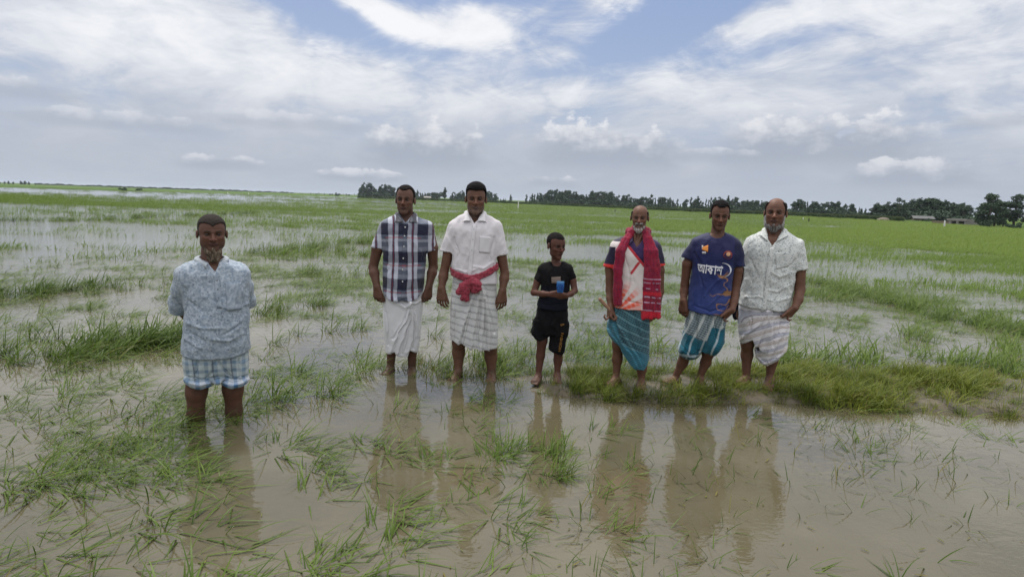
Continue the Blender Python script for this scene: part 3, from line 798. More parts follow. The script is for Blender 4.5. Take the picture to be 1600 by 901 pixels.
def post(px, ytop, ybase_v, w_, mat, label, name='post', cat='post', group=None):
    dist = CAMH * FPX / ybase_v * math.sqrt(1 + ((px - 800) / FPX) ** 2)
    g = at_dist(px, 400, dist); zt = at_dist(px, ytop, dist)[2]
    bm = bmesh.new()
    r = bmesh.ops.create_cone(bm, cap_ends=True, segments=8, radius1=w_ / 2, radius2=w_ / 2 * 0.8, depth=zt + 0.3)
    for v_ in r['verts']: v_.co.z += (zt - 0.3) / 2
    bmesh.ops.create_icosphere(bm, subdivisions=1, radius=w_ * 0.45, matrix=Matrix.Translation((0, 0, zt)))
    return bm_obj(name, bm, mat, label=label, cat=cat, group=group, loc=(g[0], g[1], 0))
post(807, 316, 12.5, 0.22, m_white, 'white post standing in the field above the boy')
post(1469, 345, 19.0, 0.20, m_white, 'short white post in front of the concrete culvert')
post(359, 301.3, 6.3, 0.3, m_white, 'left one of two tiny white posts on the far bank')
post(391, 302.0, 6.3, 0.3, m_white, 'right one of two tiny white posts on the far bank')
post(1249, 340.5, 15.5, 0.18, m_white, 'small white marker right of the grey bearded man')
post(1258, 341, 18.5, 0.16, m_dark, 'thin dark stake in the field right of the bearded man', 'stake', 'stake')
post(957, 327.5, 13, 0.14, m_dark, 'tiny dark stake in the field left of the scarf man', 'stake', 'stake')
# culvert
dist = 128; c0 = at_dist(1452, 400, dist); c1 = at_dist(1518, 400, dist * 0.97)
cv = bpy.data.objects.new('culvert', None); COL.objects.link(cv)
cv['label'] = 'small old concrete culvert with a dark opening left of the big trees'; cv['category'] = 'culvert'
mid = (c0 + c1) / 2; cv.location = (mid[0], mid[1], 0); cv.rotation_euler = (0, 0, math.atan2(c1[1] - c0[1], c1[0] - c0[0]))
Lc = np.hypot(*(c1 - c0)[:2])
zt = at_dist(1490, 341.5, dist)[2]
bm = bmesh.new(); box_bm(bm, (-Lc * 0.05, -1.5, zt - 0.35), (Lc * 0.42, 1.5, zt), 0.03); bm_obj('deck', bm, m_conc, cv)
for xx in (0.0, Lc * 0.17, Lc * 0.36):
    bm = bmesh.new(); box_bm(bm, (xx, -1.4, -0.3), (xx + 0.45, 1.4, zt - 0.352), 0.02); bm_obj('pier', bm, m_conc, cv)
bm = bmesh.new(); box_bm(bm, (-Lc * 0.5, -0.5, -0.2), (-Lc * 0.055, 0.5, zt - 0.5), 0.05); bm_obj('wing_wall', bm, m_mudw, cv)
# huts
def hut(px, ytop, dist, w_, label, roofm, name='hut'):
    g = at_dist(px, 400, dist); zt = at_dist(px, ytop, dist)[2]
    e = bpy.data.objects.new(name, None); COL.objects.link(e); e.location = (g[0], g[1], 0); e['label'] = label; e['category'] = 'hut'
    e.rotation_euler = (0, 0, -math.atan2(g[0], g[1]) + 0.2)
    bm = bmesh.new(); box_bm(bm, (-w_ / 2, -1.5, -0.2), (w_ / 2, 1.5, zt * 0.62), 0.02); bm_obj('wall', bm, m_mudw, e)
    bm = bmesh.new()
    for s in (-1, 1):
        a = [(-w_ / 2 - .3, s * 2.0, zt * 0.55), (w_ / 2 + .3, s * 2.0, zt * 0.55), (w_ / 2 + .3, 0, zt), (-w_ / 2 - .3, 0, zt)]
        vs = [bm.verts.new(p) for p in a]; vt = [bm.verts.new((p[0], p[1], p[2] + 0.08)) for p in a]
        bm.faces.new(vs); bm.faces.new(vt)
        for i in range(4): bm.faces.new((vs[i], vs[(i + 1) % 4], vt[(i + 1) % 4], vt[i]))
    bm_obj('roof', bm, roofm, e)
    bm = bmesh.new(); box_bm(bm, (-0.4, -1.56, -0.1), (0.4, -1.503, zt * 0.5)); bm_obj('door', bm, m_dark, e)
hut(1433, 337.5, 150, 3.2, 'small grey roofed hut half hidden under the large grove', m_tin)
hut(666, 306.8, 395, 4.0, 'tiny pale hut among low trees right of the plaid shirt man', m_conc)
g = at_dist(1374, 400, 140)
bm = bmesh.new(); bmesh.ops.create_icosphere(bm, subdivisions=3, radius=1.0)
for v_ in bm.verts:
    q = 1 + 0.18 * (mnoise.noise(v_.co * 2.5)); v_.co = Vector((v_.co.x * 1.2 * q, v_.co.y * 1.0 * q, max(-0.1, v_.co.z * 0.6 * q)))
bm_obj('straw_heap', bm, m_straw, label='small pale straw heap at the field edge below the grove', cat='straw heap', loc=(g[0], g[1], 0.1))

# ------------------------------------------------------------------ thin haze over the fields
hzm = bpy.data.materials.new('haze'); hzm.use_nodes = True
nt = hzm.node_tree; nt.nodes.remove(nt.nodes['Principled BSDF'])
pv = nt.nodes.new('ShaderNodeVolumePrincipled'); pv.inputs['Color'].default_value = (0.80, 0.88, 1.0, 1)
pv.inputs['Density'].default_value = 0.00016; pv.inputs['Anisotropy'].default_value = 0.2
nt.links.new(pv.outputs[0], nt.nodes['Material Output'].inputs['Volume'])
bm = bmesh.new(); box_bm(bm, (-6050, -70, -1.4), (6050, 6050, 14.0))
bm_obj('haze', bm, hzm, kind='stuff')
# ------------------------------------------------------------------ implicit surfaces -> meshes
def smin(a, b, k):
    if k <= 0: return np.minimum(a, b)
    h = np.maximum(k - np.abs(a - b), 0) / k
    return np.minimum(a, b) - h * h * k * 0.25
def smax(a, b, k): return -smin(-a, -b, k)
def f32(a): return np.asarray(a, np.float32)
def sd_cap(a, b, ra, rb):
    a, b = f32(a), f32(b); d = b - a; L = float(d @ d) + 1e-9
    def fn(X, Y, Z):
        t = np.clip(((X - a[0]) * d[0] + (Y - a[1]) * d[1] + (Z - a[2]) * d[2]) / L, 0, 1)
        return np.sqrt((X - a[0] - t * d[0]) ** 2 + (Y - a[1] - t * d[1]) ** 2 + (Z - a[2] - t * d[2]) ** 2) - (ra + (rb - ra) * t)
    lo = np.minimum(a - ra, b - rb); hi = np.maximum(a + ra, b + rb)
    return fn, lo, hi
def sd_ell(c, r, R=None):
    c, r = f32(c), f32(r)
    def fn(X, Y, Z):
        x, y, z = X - c[0], Y - c[1], Z - c[2]
        if R is not None:
            x, y, z = (R[0][0] * x + R[0][1] * y + R[0][2] * z, R[1][0] * x + R[1][1] * y + R[1][2] * z, R[2][0] * x + R[2][1] * y + R[2][2] * z)
        k0 = np.sqrt((x / r[0]) ** 2 + (y / r[1]) ** 2 + (z / r[2]) ** 2)
        k1 = np.sqrt((x / r[0] ** 2) ** 2 + (y / r[1] ** 2) ** 2 + (z / r[2] ** 2) ** 2) + 1e-6
        return k0 * (k0 - 1) / k1
    m = float(r.max()) if R is not None else 0
    rr = f32([m] * 3) if R is not None else r
    return fn, c - rr, c + rr
def cint(zs, vs, z):
    """smooth (cubic hermite) interpolation through the profile"""
    zs, vs = np.asarray(zs, float), np.asarray(vs, float)
    m = np.gradient(vs, zs)
    z = np.clip(z, zs[0], zs[-1]); i = np.clip(np.searchsorted(zs, z) - 1, 0, len(zs) - 2)
    h = zs[i + 1] - zs[i]; t = (z - zs[i]) / h
    return ((2 * t ** 3 - 3 * t ** 2 + 1) * vs[i] + (t ** 3 - 2 * t ** 2 + t) * h * m[i] + (-2 * t ** 3 + 3 * t ** 2) * vs[i + 1] + (t ** 3 - t ** 2) * h * m[i + 1])
def sd_loft(prof, n=2.4, off=0.0, ztop=None, zbot=None):
    """prof rows (z, xc, yc, a, b) sorted by z"""
    P = np.array(sorted(prof)); zs = P[:, 0]
    lo = f32([(P[:, 1] - P[:, 3]).min() - off - .02, (P[:, 2] - P[:, 4]).min() - off - .02, zs[0] - off])
    hi = f32([(P[:, 1] + P[:, 3]).max() + off + .02, (P[:, 2] + P[:, 4]).max() + off + .02, zs[-1] + off])
    def fn(X, Y, Z):
        z = Z.ravel()
        cx, cy, a, b = [f32(cint(zs, P[:, j], z)).reshape(Z.shape) for j in (1, 2, 3, 4)]
        a = np.maximum(a, .005); b = np.maximum(b, .005)
        x, y = np.abs(X - cx) / a, np.abs(Y - cy) / b
        k0 = (x ** n + y ** n) ** (1.0 / n)
        g = np.sqrt((x ** (n - 1) / a) ** 2 + (y ** (n - 1) / b) ** 2) / np.maximum(k0, 1e-4) ** (n - 1) + 1e-6
        d = (k0 - 1) / g
        cap = np.maximum(zs[0] - Z, Z - zs[-1])
        return np.maximum(d, cap) - off
    return fn, lo, hi
class Field:
    def __init__(s, lo, hi, h):
        s.lo = f32(lo); s.h = h
        s.n = np.maximum(4, np.ceil((f32(hi) - s.lo) / h).astype(int) + 1)
        s.ax = [s.lo[i] + h * np.arange(s.n[i], dtype=np.float32) for i in range(3)]
        s.D = np.full(s.n, 0.2, np.float32)
    def sub(s, lo, hi, m):
        a = np.clip(np.floor((f32(lo) - m - s.lo) / s.h).astype(int), 0, s.n)
        b = np.clip(np.ceil((f32(hi) + m - s.lo) / s.h).astype(int) + 1, 0, s.n)
        sl = tuple(slice(a[i], b[i]) for i in range(3))
        if any(b[i] - a[i] < 1 for i in range(3)): return None, None
        return sl, (s.ax[0][sl[0]][:, None, None], s.ax[1][sl[1]][None, :, None], s.ax[2][sl[2]][None, None, :])
    def add(s, prim, k=0.01, cut=None):
        fn, lo, hi = prim
        sl, G = s.sub(lo, hi, 0.02 + k)
        if sl is None: return
        d = fn(*G)
        if cut is not None: d = np.maximum(d, cut(*G))
        s.D[sl] = smin(s.D[sl], d, k)
    def sub_prim(s, prim, k=0.01):
        fn, lo, hi = prim
        sl, G = s.sub(lo, hi, 0.02 + k)
        if sl is None: return
        s.D[sl] = smax(s.D[sl], -fn(*G), k)
    def grid(s): return s.ax[0][:, None, None], s.ax[1][None, :, None], s.ax[2][None, None, :]
    def cut(s, fn, k=0.0):
        s.D = smax(s.D, fn(*s.grid()).astype(np.float32), k) if k else np.maximum(s.D, fn(*s.grid()))
    def mesh(s):
        D = s.D
        D[0] = D[-1] = 0.2; D[:, 0] = D[:, -1] = 0.2; D[:, :, 0] = D[:, :, -1] = 0.2
        ins = D < 0
        c = np.zeros(tuple(np.array(D.shape) - 1), np.uint8)
        corners = [(i, j, k) for i in (0, 1) for j in (0, 1) for k in (0, 1)]
        for i, j, k in corners:
            c += ins[i:D.shape[0] - 1 + i, j:D.shape[1] - 1 + j, k:D.shape[2] - 1 + k]
        act = np.argwhere((c > 0) & (c < 8)).astype(np.int32)
        idm = np.full(c.shape, -1, np.int32); idm[act[:, 0], act[:, 1], act[:, 2]] = np.arange(len(act))
        val = np.stack([D[act[:, 0] + i, act[:, 1] + j, act[:, 2] + k] for i, j, k in corners], 1)
        pos = np.array(corners, np.float32)
        acc = np.zeros((len(act), 3), np.float32); cnt = np.zeros(len(act), np.float32)
        for a in range(8):
            for b in range(a + 1, 8):
                if np.abs(pos[a] - pos[b]).sum() != 1: continue
                va, vb = val[:, a], val[:, b]; m = (va < 0) != (vb < 0)
                t = np.where(m, va / np.where(m, va - vb, 1), 0)[:, None]
                p = pos[a] + (pos[b] - pos[a]) * t
                acc += p * m[:, None]; cnt += m
        V = (act + acc / cnt[:, None]) * s.h + s.lo
        Q = []
        for ax in range(3):
            u, v = (ax + 1) % 3, (ax + 2) % 3
            sa = [slice(None)] * 3; sb = [slice(None)] * 3
            sa[ax] = slice(0, -1); sb[ax] = slice(1, None)
            A, B = ins[tuple(sa)], ins[tuple(sb)]
            e = np.argwhere(A != B)
            e = e[(e[:, u] > 0) & (e[:, v] > 0) & (e[:, u] < D.shape[u] - 1) & (e[:, v] < D.shape[v] - 1)]
            flip = A[e[:, 0], e[:, 1], e[:, 2]]
            q = []
            for du, dv in ((-1, -1), (0, -1), (0, 0), (-1, 0)):
                c_ = e.copy(); c_[:, u] += du; c_[:, v] += dv
                q.append(idm[c_[:, 0], c_[:, 1], c_[:, 2]])
            q = np.stack(q, 1); q[~flip] = q[~flip][:, ::-1]
            Q.append(q)
        Q = np.concatenate(Q); Q = Q[(Q >= 0).all(1)]
        return V, Q

def vnorm(me):
    n = np.empty(len(me.vertices) * 3, np.float32); me.vertices.foreach_get('normal', n); return n.reshape(-1, 3)
def field_obj(name, F, parent, mat, col=None, disp=None, label=None):
    V, Q = F.mesh()
    me = mesh_np(name, V, Q)
    if disp is not None:
        d = disp(V); V2 = V + vnorm(me) * d[:, None]
        me.vertices.foreach_set('co', V2.astype(np.float32).ravel()); me.update()
    if col is not None: color_attr(me, np.clip(col(V), 0, 1))
    return obj(name, me, mat, parent, label=label)

def cloth_mat(name, rough=0.85, weave=900.0, wstr=0.15, fuzz=0.15, dirt=0.08, dots=None):
    m, nt, bs = new_mat(name)
    ac = nt.nodes.new('ShaderNodeAttribute'); ac.attribute_name = 'Col'
    p = nt.nodes.new('ShaderNodeTexCoord').outputs['Object']
    n1_ = noise(nt, p, 7.0, 5, 0.6); n2_ = noise(nt, p, 60.0, 3, 0.6)
    c = mixc(nt, n1_.ss(0.4, 0.8) * dirt * 2.2, ac.outputs['Color'], (0.16, 0.13, 0.09))
    if dots: c = dots(nt, p, c)
    nt.links.new(c, bs.inputs['Base Color'])
    bs.inputs['Roughness'].default_value = rough; bs.inputs['Specular IOR Level'].default_value = 0.2
    bs.inputs['Sheen Weight'].default_value = fuzz
    n3_ = noise(nt, p, 420.0, 2, 0.5); n4_ = noise(nt, p, 34.0, 4, 0.55, 0.8)
    bump(nt, bs, n2_ * 0.3 + n3_ * wstr + n4_ * 0.45, 0.5, 0.006)
    return m
CLOTH = cloth_mat('woven_cotton'); KNIT = cloth_mat('jersey_knit', rough=0.6, fuzz=0.1, dirt=0.03)
DARKC = cloth_mat('dark_cotton', rough=0.95, dirt=0.0, fuzz=0.0)
WHITEC = cloth_mat('white_cotton', rough=0.9, dirt=0.02)
sk, nt, bs = new_mat('skin')
ac = nt.nodes.new('ShaderNodeAttribute'); ac.attribute_name = 'Col'
p = nt.nodes.new('ShaderNodeTexCoord').outputs['Object']
nn = noise(nt, p, 22.0, 4, 0.6); nf = noise(nt, p, 240.0, 3, 0.6)
hs = nt.nodes.new('ShaderNodeHueSaturation'); nt.links.new(ac.outputs['Color'], hs.inputs['Color'])
nt.links.new((nn * 0.6 + nf * 0.25 + 0.40).s, hs.inputs['Value'])
nt.links.new(hs.outputs[0], bs.inputs['Base Color'])
bs.inputs['Roughness'].default_value = 0.55; bs.inputs['Specular IOR Level'].default_value = 0.3
bs.inputs['Subsurface Weight'].default_value = 0.0
bump(nt, bs, nf * 0.6 + nn * 0.8, 0.35, 0.003)
SKIN = sk
hm, nt, bs = new_mat('hair')
ac = nt.nodes.new('ShaderNodeAttribute'); ac.attribute_name = 'Col'
p = nt.nodes.new('ShaderNodeTexCoord').outputs['Object']
hx, hy, hz_ = sep(nt, p)
nf = noise(nt, xyz(nt, hx * 3.0, hy * 3.0, hz_ * 0.8), 110.0, 3, 0.7)
hs = nt.nodes.new('ShaderNodeHueSaturation'); nt.links.new(ac.outputs['Color'], hs.inputs['Color'])
nt.links.new((nf * 1.5 + 0.05).s, hs.inputs['Value']); bs.inputs['Specular IOR Level'].default_value = 0.12
nt.links.new(hs.outputs[0], bs.inputs['Base Color']); bs.inputs['Roughness'].default_value = 0.8
bump(nt, bs, nf, 0.9, 0.012)
HAIR = hm
em, nt, bs = new_mat('eye')
ac = nt.nodes.new('ShaderNodeAttribute'); ac.attribute_name = 'Col'
nt.links.new(ac.outputs['Color'], bs.inputs['Base Color']); bs.inputs['Roughness'].default_value = 0.15
EYE = em
fl, nt, bs = new_mat('flat_print')
ac = nt.nodes.new('ShaderNodeAttribute'); ac.attribute_name = 'Col'
nt.links.new(ac.outputs['Color'], bs.inputs['Base Color']); bs.inputs['Roughness'].default_value = 0.6
bs.inputs['Specular IOR Level'].default_value = 0.2
PRINT = fl

def norm(v): v = np.asarray(v, float); return v / (np.linalg.norm(v) + 1e-12)
def rot_axis(v, ax, a):
    ax = norm(ax); v = np.asarray(v, float)
    return v * math.cos(a) + np.cross(ax, v) * math.sin(a) + ax * (ax @ v) * (1 - math.cos(a))

class Person:
    def __init__(s, px, py, label, ztop, group='people standing in a row in the flooded field', z0=0.0):
        s.base = ground(px, py, z0); s.base[2] = 0
        s.az = math.atan2(s.base[0], s.base[1])
        s.r = np.array([math.cos(s.az), -math.sin(s.az), 0]); s.f = np.array([math.sin(s.az), math.cos(s.az), 0]); s.u = np.array([0, 0, 1.0])
        e = bpy.data.objects.new('person', None); COL.objects.link(e); e.empty_display_size = 0.3
        e.location = s.base; e.rotation_euler = (0, 0, -s.az); e['label'] = label; e['category'] = 'person'; e['group'] = group
        s.e = e; s.D = s.base @ s.f
        s.m = s.D / (ray(px, py) @ s.f) / FPX     # metres per pixel, roughly
    def L(s, px, py, dy=0.0):
        d = ray(px, py); t = (s.D + dy) / (d @ s.f)
        w_ = CAM + d * t - s.base
        return np.array([w_ @ s.r, w_ @ s.f, w_[2]])
    def prof(s, rows, grow=0.0, n=None):
        """rows (py, pxL, pxR, halfdepth[, yc]) -> loft rows"""
        out = []
        for r in rows:
            py, a, b, dep = r[:4]; yc = r[4] if len(r) > 4 else 0.0
            A, B = s.L(a, py, yc), s.L(b, py, yc)
            out.append(((A[2] + B[2]) / 2, (A[0] + B[0]) / 2, yc, (B[0] - A[0]) / 2 + grow, dep + grow))
        return sorted(out)

# ---- head, hands, feet
def head_parts(C, S, yaw=0.0, pitch=0.0, roll=0.0, wide=1.0, jaw=1.0, nose=1.0, brow=1.0, cheek=1.0, ear=1.0):
    """C centre, S = crown-to-chin height. returns R (local->head rows) and sdf in person coordinates"""
    cy, sy_ = math.cos(yaw), math.sin(yaw); cp, sp_ = math.cos(pitch), math.sin(pitch); cr, sr = math.cos(roll), math.sin(roll)
    Ry = np.array([[cy, -sy_, 0], [sy_, cy, 0], [0, 0, 1]]); Rx = np.array([[1, 0, 0], [0, cp, -sp_], [0, sp_, cp]]); Rr = np.array([[cr, 0, sr], [0, 1, 0], [-sr, 0, cr]])
    R = Ry @ Rx @ Rr                      # head -> person
    Ri = R.T
    def h2p(p): return C + R @ (np.asarray(p, float) * S)
    def to_h(X, Y, Z):
        x, y, z = X - C[0], Y - C[1], Z - C[2]
        return [(Ri[i][0] * x + Ri[i][1] * y + Ri[i][2] * z) / S for i in range(3)]
    E = lambda c, r: sd_ell(c, r)[0]
    K = lambda a, b, ra, rb: sd_cap(a, b, ra, rb)[0]
    W = wide
    def skull(x, y, z):
        d = E((0, .07, .15), (.325 * W, .415, .345))(x, y, z)
        d = smin(d, E((0, -.10, .02), (.285 * W, .26, .40))(x, y, z), .10)
        return d
    def face(x, y, z):
        ax_ = np.abs(x)
        d = skull(x, y, z)
        d = smin(d, E((0, -.075, -.20), (.262 * W * jaw, .275, .275))(x, y, z), .08)
        d = smin(d, E((.17 * W * jaw, -.03, -.27), (.075, .15, .10))(ax_, y, z), .09)
        d = smin(d, E((0, -.275, -.405), (.11 * jaw, .085, .085))(x, y, z), .09)
        d = smin(d, E((.165 * W, -.235, -.085), (.085 * W, .085, .07 * cheek))(ax_, y, z), .07)
        d = smin(d, K((.0, -.345, .080), (.17 * W, -.295, .085), .046 * brow, .040)(ax_, y, z), .03)
        for zz_ in (.155, .20, .245): d = smax(d, -K((0, -.375, zz_), (.13, -.345, zz_ - .01), .0035, .002)(ax_, y, z), .02)
        d = smax(d, -E((.140 * W, -.400, .010), (.094, .150, .050))(ax_, y, z), .035)
        d = smin(d, K((0, -.335, .05), (0, -.445 - .02 * nose, -.115), .028, .042 * nose)(x, y, z), .045)
        d = smin(d, E((0.045 * nose, -.385, -.130), (.036 * nose, .050, .034))(ax_, y, z), .035)
        d = smax(d, -E((0.028, -.405, -.168), (.016, .03, .012))(ax_, y, z), .01)
        d = smin(d, E((0, -.335, -.232), (.105, .048, .026))(x, y, z), .025)
        d = smin(d, E((0, -.335, -.272), (.088, .050, .026))(x, y, z), .02)
        d = smax(d, -K((0, -.395, -.251), (.095, -.36, -.254), .012, .008)(ax_, y, z), .012)
        # eyelids with an open slit
        lid = E((.138 * W, -.262, .012), (.072, .070, .062))(ax_, y, z)
        slit = E((.138 * W, -.34, .004), (.060, .06, .018))(ax_, y, z)
        d = smin(d, smax(lid, -slit, .006), .02)
        # folds from the nose to the mouth corners, bags under the eyes
        d = smax(d, -K((.085, -.375, -.135), (.145, -.325, -.245), .010, .007)(ax_, y, z), .03)
        d = smax(d, -K((.09, -.335, -.065), (.19, -.30, -.045), .006, .005)(ax_, y, z), .02)
        # ears
        er = E((.350 * W, .02, -.015), (.040, .065 * ear, .115 * ear))(ax_, y, z)
        er = smax(er, -E((.385 * W, -.03, -.0), (.02, .04, .07))(ax_, y, z), .02)
        d = smin(d, er, .025)
        return d
    def fn(X, Y, Z):
        x, y, z = to_h(X, Y, Z)
        return face(x, y, z) * S
    rr = .62 * S
    return dict(C=C, S=S, R=R, h2p=h2p, to_h=to_h, skull=skull, face=face, prim=(fn, f32(C) - rr, f32(C) + rr), W=W)

def eyes(P, H, parent, look=0.0):
    for sgn in (-1, 1):
        V, F = [], []
        nu, nv = 20, 14
        c = np.array([sgn * .138 * H['W'], -.262, .010]); r = .066
        for j in range(nv + 1):
            ph = math.pi * j / nv
            for i in range(nu):
                th = 2 * math.pi * i / nu
                V.append((c[0] + r * math.sin(ph) * math.cos(th), c[1] - r * math.cos(ph), c[2] + r * math.sin(ph) * math.sin(th)))
        for j in range(nv):
            for i in range(nu): F.append((j * nu + i, j * nu + (i + 1) % nu, (j + 1) * nu + (i + 1) % nu, (j + 1) * nu + i))
        V = np.array(V)
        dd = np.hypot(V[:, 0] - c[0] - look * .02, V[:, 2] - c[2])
        C = np.where((dd < .031)[:, None], [[.012, .007, .005]], [[.13, .095, .08]])  # eye whites darkened, shade of the sockets put into their colour
        V = np.array([H['h2p'](v) for v in V])
        me = mesh_np('eye', V, F); color_attr(me, C); obj('eye', me, EYE, parent)

def add_hand(F, wrist, d, palm, lat, s=1.0, curl=(25, 30, 20), spread=0.0, thumb=(35, 10), grip=None):
    """d finger direction, palm = direction the palm faces, lat = towards the thumb"""
    wrist = np.asarray(wrist, float); d = norm(d); palm = norm(palm - d * (np.asarray(palm) @ d)); lat = norm(np.cross(d, palm)) if lat is None else norm(lat)
    tips = []
    Ls = (0.072, 0.080, 0.076, 0.060)
    for i in range(4):
        o = (0.030 - 0.020 * i) * s
        root = wrist + d * (0.088 - 0.004 * abs(i - 1.2)) * s + lat * o
        F.add(sd_cap(wrist + lat * o * 0.5, root, .0165 * s, .0115 * s), .014)
        a = root; dd = rot_axis(d, palm, 0) + lat * spread * (1.5 - i) * 0.1
        ln = Ls[i] * s
        for j, fr in enumerate((.46, .30, .24)):
            ang = math.radians((curl[j] if not callable(curl) else curl(i, j)) * (1 + .08 * (i - 1.5)))
            dd = norm(dd); ax = np.cross(dd, palm); dd = rot_axis(dd, ax, ang); palm_j = palm
            b = a + dd * ln * fr
            F.add(sd_cap(a, b, (.0088 - .0008 * j) * s, (.0080 - .0008 * j) * s), .004)
            a = b
            palm = norm(palm - dd * (palm @ dd)) if np.linalg.norm(palm - dd * (palm @ dd)) > .1 else palm
        palm = norm(palm_j)
        tips.append(a)
        palm = norm(np.cross(lat, d)) if (np.cross(lat, d) @ palm) > 0 else -norm(np.cross(lat, d))
    F.add(sd_ell(wrist + d * .045 * s + palm * .004 * s, (.030 * s, .030 * s, .030 * s)), .02) if False else None
    t0 = wrist + d * .022 * s + lat * .020 * s
    td = rot_axis(d, np.cross(d, lat), math.radians(thumb[0]))
    td = norm(td + palm * math.tan(math.radians(thumb[1])))
    t1 = t0 + td * .042 * s; td2 = norm(td + d * .35 + palm * .15); t2 = t1 + td2 * .034 * s; t3 = t2 + norm(td2 + d * .3) * .024 * s
    F.add(sd_cap(t0, t1, .0155 * s, .0115 * s), .012); F.add(sd_cap(t1, t2, .0108 * s, .0095 * s), .005); F.add(sd_cap(t2, t3, .0095 * s, .0078 * s), .004)
    return tips
def add_foot(F, ankle, d, s=1.0, zg=0.0):
    d = norm([d[0], d[1], 0]); lat = np.array([-d[1], d[0], 0]); ak = np.asarray(ankle, float)
    heel = np.array([ak[0], ak[1], zg]) - d * .035 * s + [0, 0, .028 * s]
    ball = np.array([ak[0], ak[1], zg]) + d * .125 * s + [0, 0, .022 * s]
    F.add(sd_cap(ak, heel, .034 * s, .030 * s), .02)
    F.add(sd_cap(ak + d * .02 * s - [0, 0, .01], ball + [0, 0, .004], .036 * s, .022 * s), .03)
    for o, l, r in ((.030, .050, .0135), (.012, .045, .010), (-.004, .040, .0095), (-.019, .034, .009), (-.033, .028, .009)):
        b0 = ball + lat * o * s
        F.add(sd_cap(np.array([ak[0], ak[1], zg]) + d * .03 * s + lat * o * .5 * s + [0, 0, .03 * s], b0, .022 * s, .017 * s), .02)
        F.add(sd_cap(b0, b0 + d * l * s - [0, 0, .008 * s], r * s, r * .9 * s), .005)

def chain(F, pts, k=.015):
    for (a, ra), (b, rb) in zip(pts[:-1], pts[1:]): F.add(sd_cap(a, b, ra, rb), k)

SK1 = np.array([.130, .060, .036]); 
def skin_col(P, H, base, stub=None, stubc=(.12, .11, .10), browc=(.02, .016, .014), lip=(.10, .038, .030)):
    base = np.asarray(base, float)
    def fn(V):
        C = np.tile(base, (len(V), 1))
        x, y, z = H['to_h'](V[:, 0], V[:, 1], V[:, 2]); ax_ = np.abs(x) / H['W']
        inn = (y < -.1) & (z > -.62) & (z < .6) & (ax_ < .5)
        # eyebrows
        zc_ = .072 + .03 * np.clip(ax_ / .14, 0, 1) - .22 * np.clip(ax_ - .15, 0, 1)
        bm_ = np.clip(1.35 - np.abs(z - zc_) / (.024 - .03 * np.clip(ax_ - .1, 0, 1)), 0, 1) * np.clip((ax_ - .045) / .02, 0, 1) * np.clip((.23 - ax_) / .04, 0, 1) * inn * (.6 + .5 * vnoise(np.c_[x * 90, y * 0, z * 60]))
        C = C * (1 - bm_[:, None]) + np.array(browc) * bm_[:, None]
        lm = np.clip(1.4 - np.hypot(ax_ / .105, (z + .252) / .042), 0, 1) * inn * (y < -.28)
        lm = np.clip(lm * 2, 0, 1) * .8
        C = C * (1 - lm[:, None]) + np.array(lip) * lm[:, None]
        # crease between the lips, eyelid rims widened into painted eye socket shade
        cr = np.clip(1.5 - np.abs(z + .251) / .009, 0, 1) * (ax_ < .10) * inn * (y < -.27) * .7
        C = C * (1 - cr[:, None]) + np.array((.03, .012, .010)) * cr[:, None]
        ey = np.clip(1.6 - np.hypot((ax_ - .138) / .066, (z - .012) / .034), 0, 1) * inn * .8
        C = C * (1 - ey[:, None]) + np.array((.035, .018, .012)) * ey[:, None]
        # ruddier nose and cheeks
        rd = (np.exp(-((x / .09) ** 2 + ((z + .11) / .09) ** 2)) + .5 * np.exp(-(((ax_ - .19) / .08) ** 2 + ((z + .08) / .08) ** 2))) * inn
        C = C * (1 + rd[:, None] * np.array([.28, .10, .06]))
        if stub is not None:
            st = stub(x, y, z) * (z > -.75) * (z < .3)
            st = np.clip(st, 0, 1) * (.75 + .5 * (vnoise(V * 220) - .5))
            C = C * (1 - st[:, None]) + np.array(stubc) * st[:, None]
        wet = np.clip((.10 + .03 * (vnoise(V * 30) - .5) - V[:, 2]) / .05, 0, 1)[:, None] * .45
        C = C * (1 - wet) + np.array((.075, .052, .032)) * wet
        return C
    return fn
def jaw_mask(x, y, z, up=-.16):
    return np.clip((-z + up + .30 * np.clip(np.abs(x) - .1, 0, 1)) / .06, 0, 1) * np.clip((.12 - y) / .1, 0, 1) * np.clip((z + .62) / .1, 0, 1)

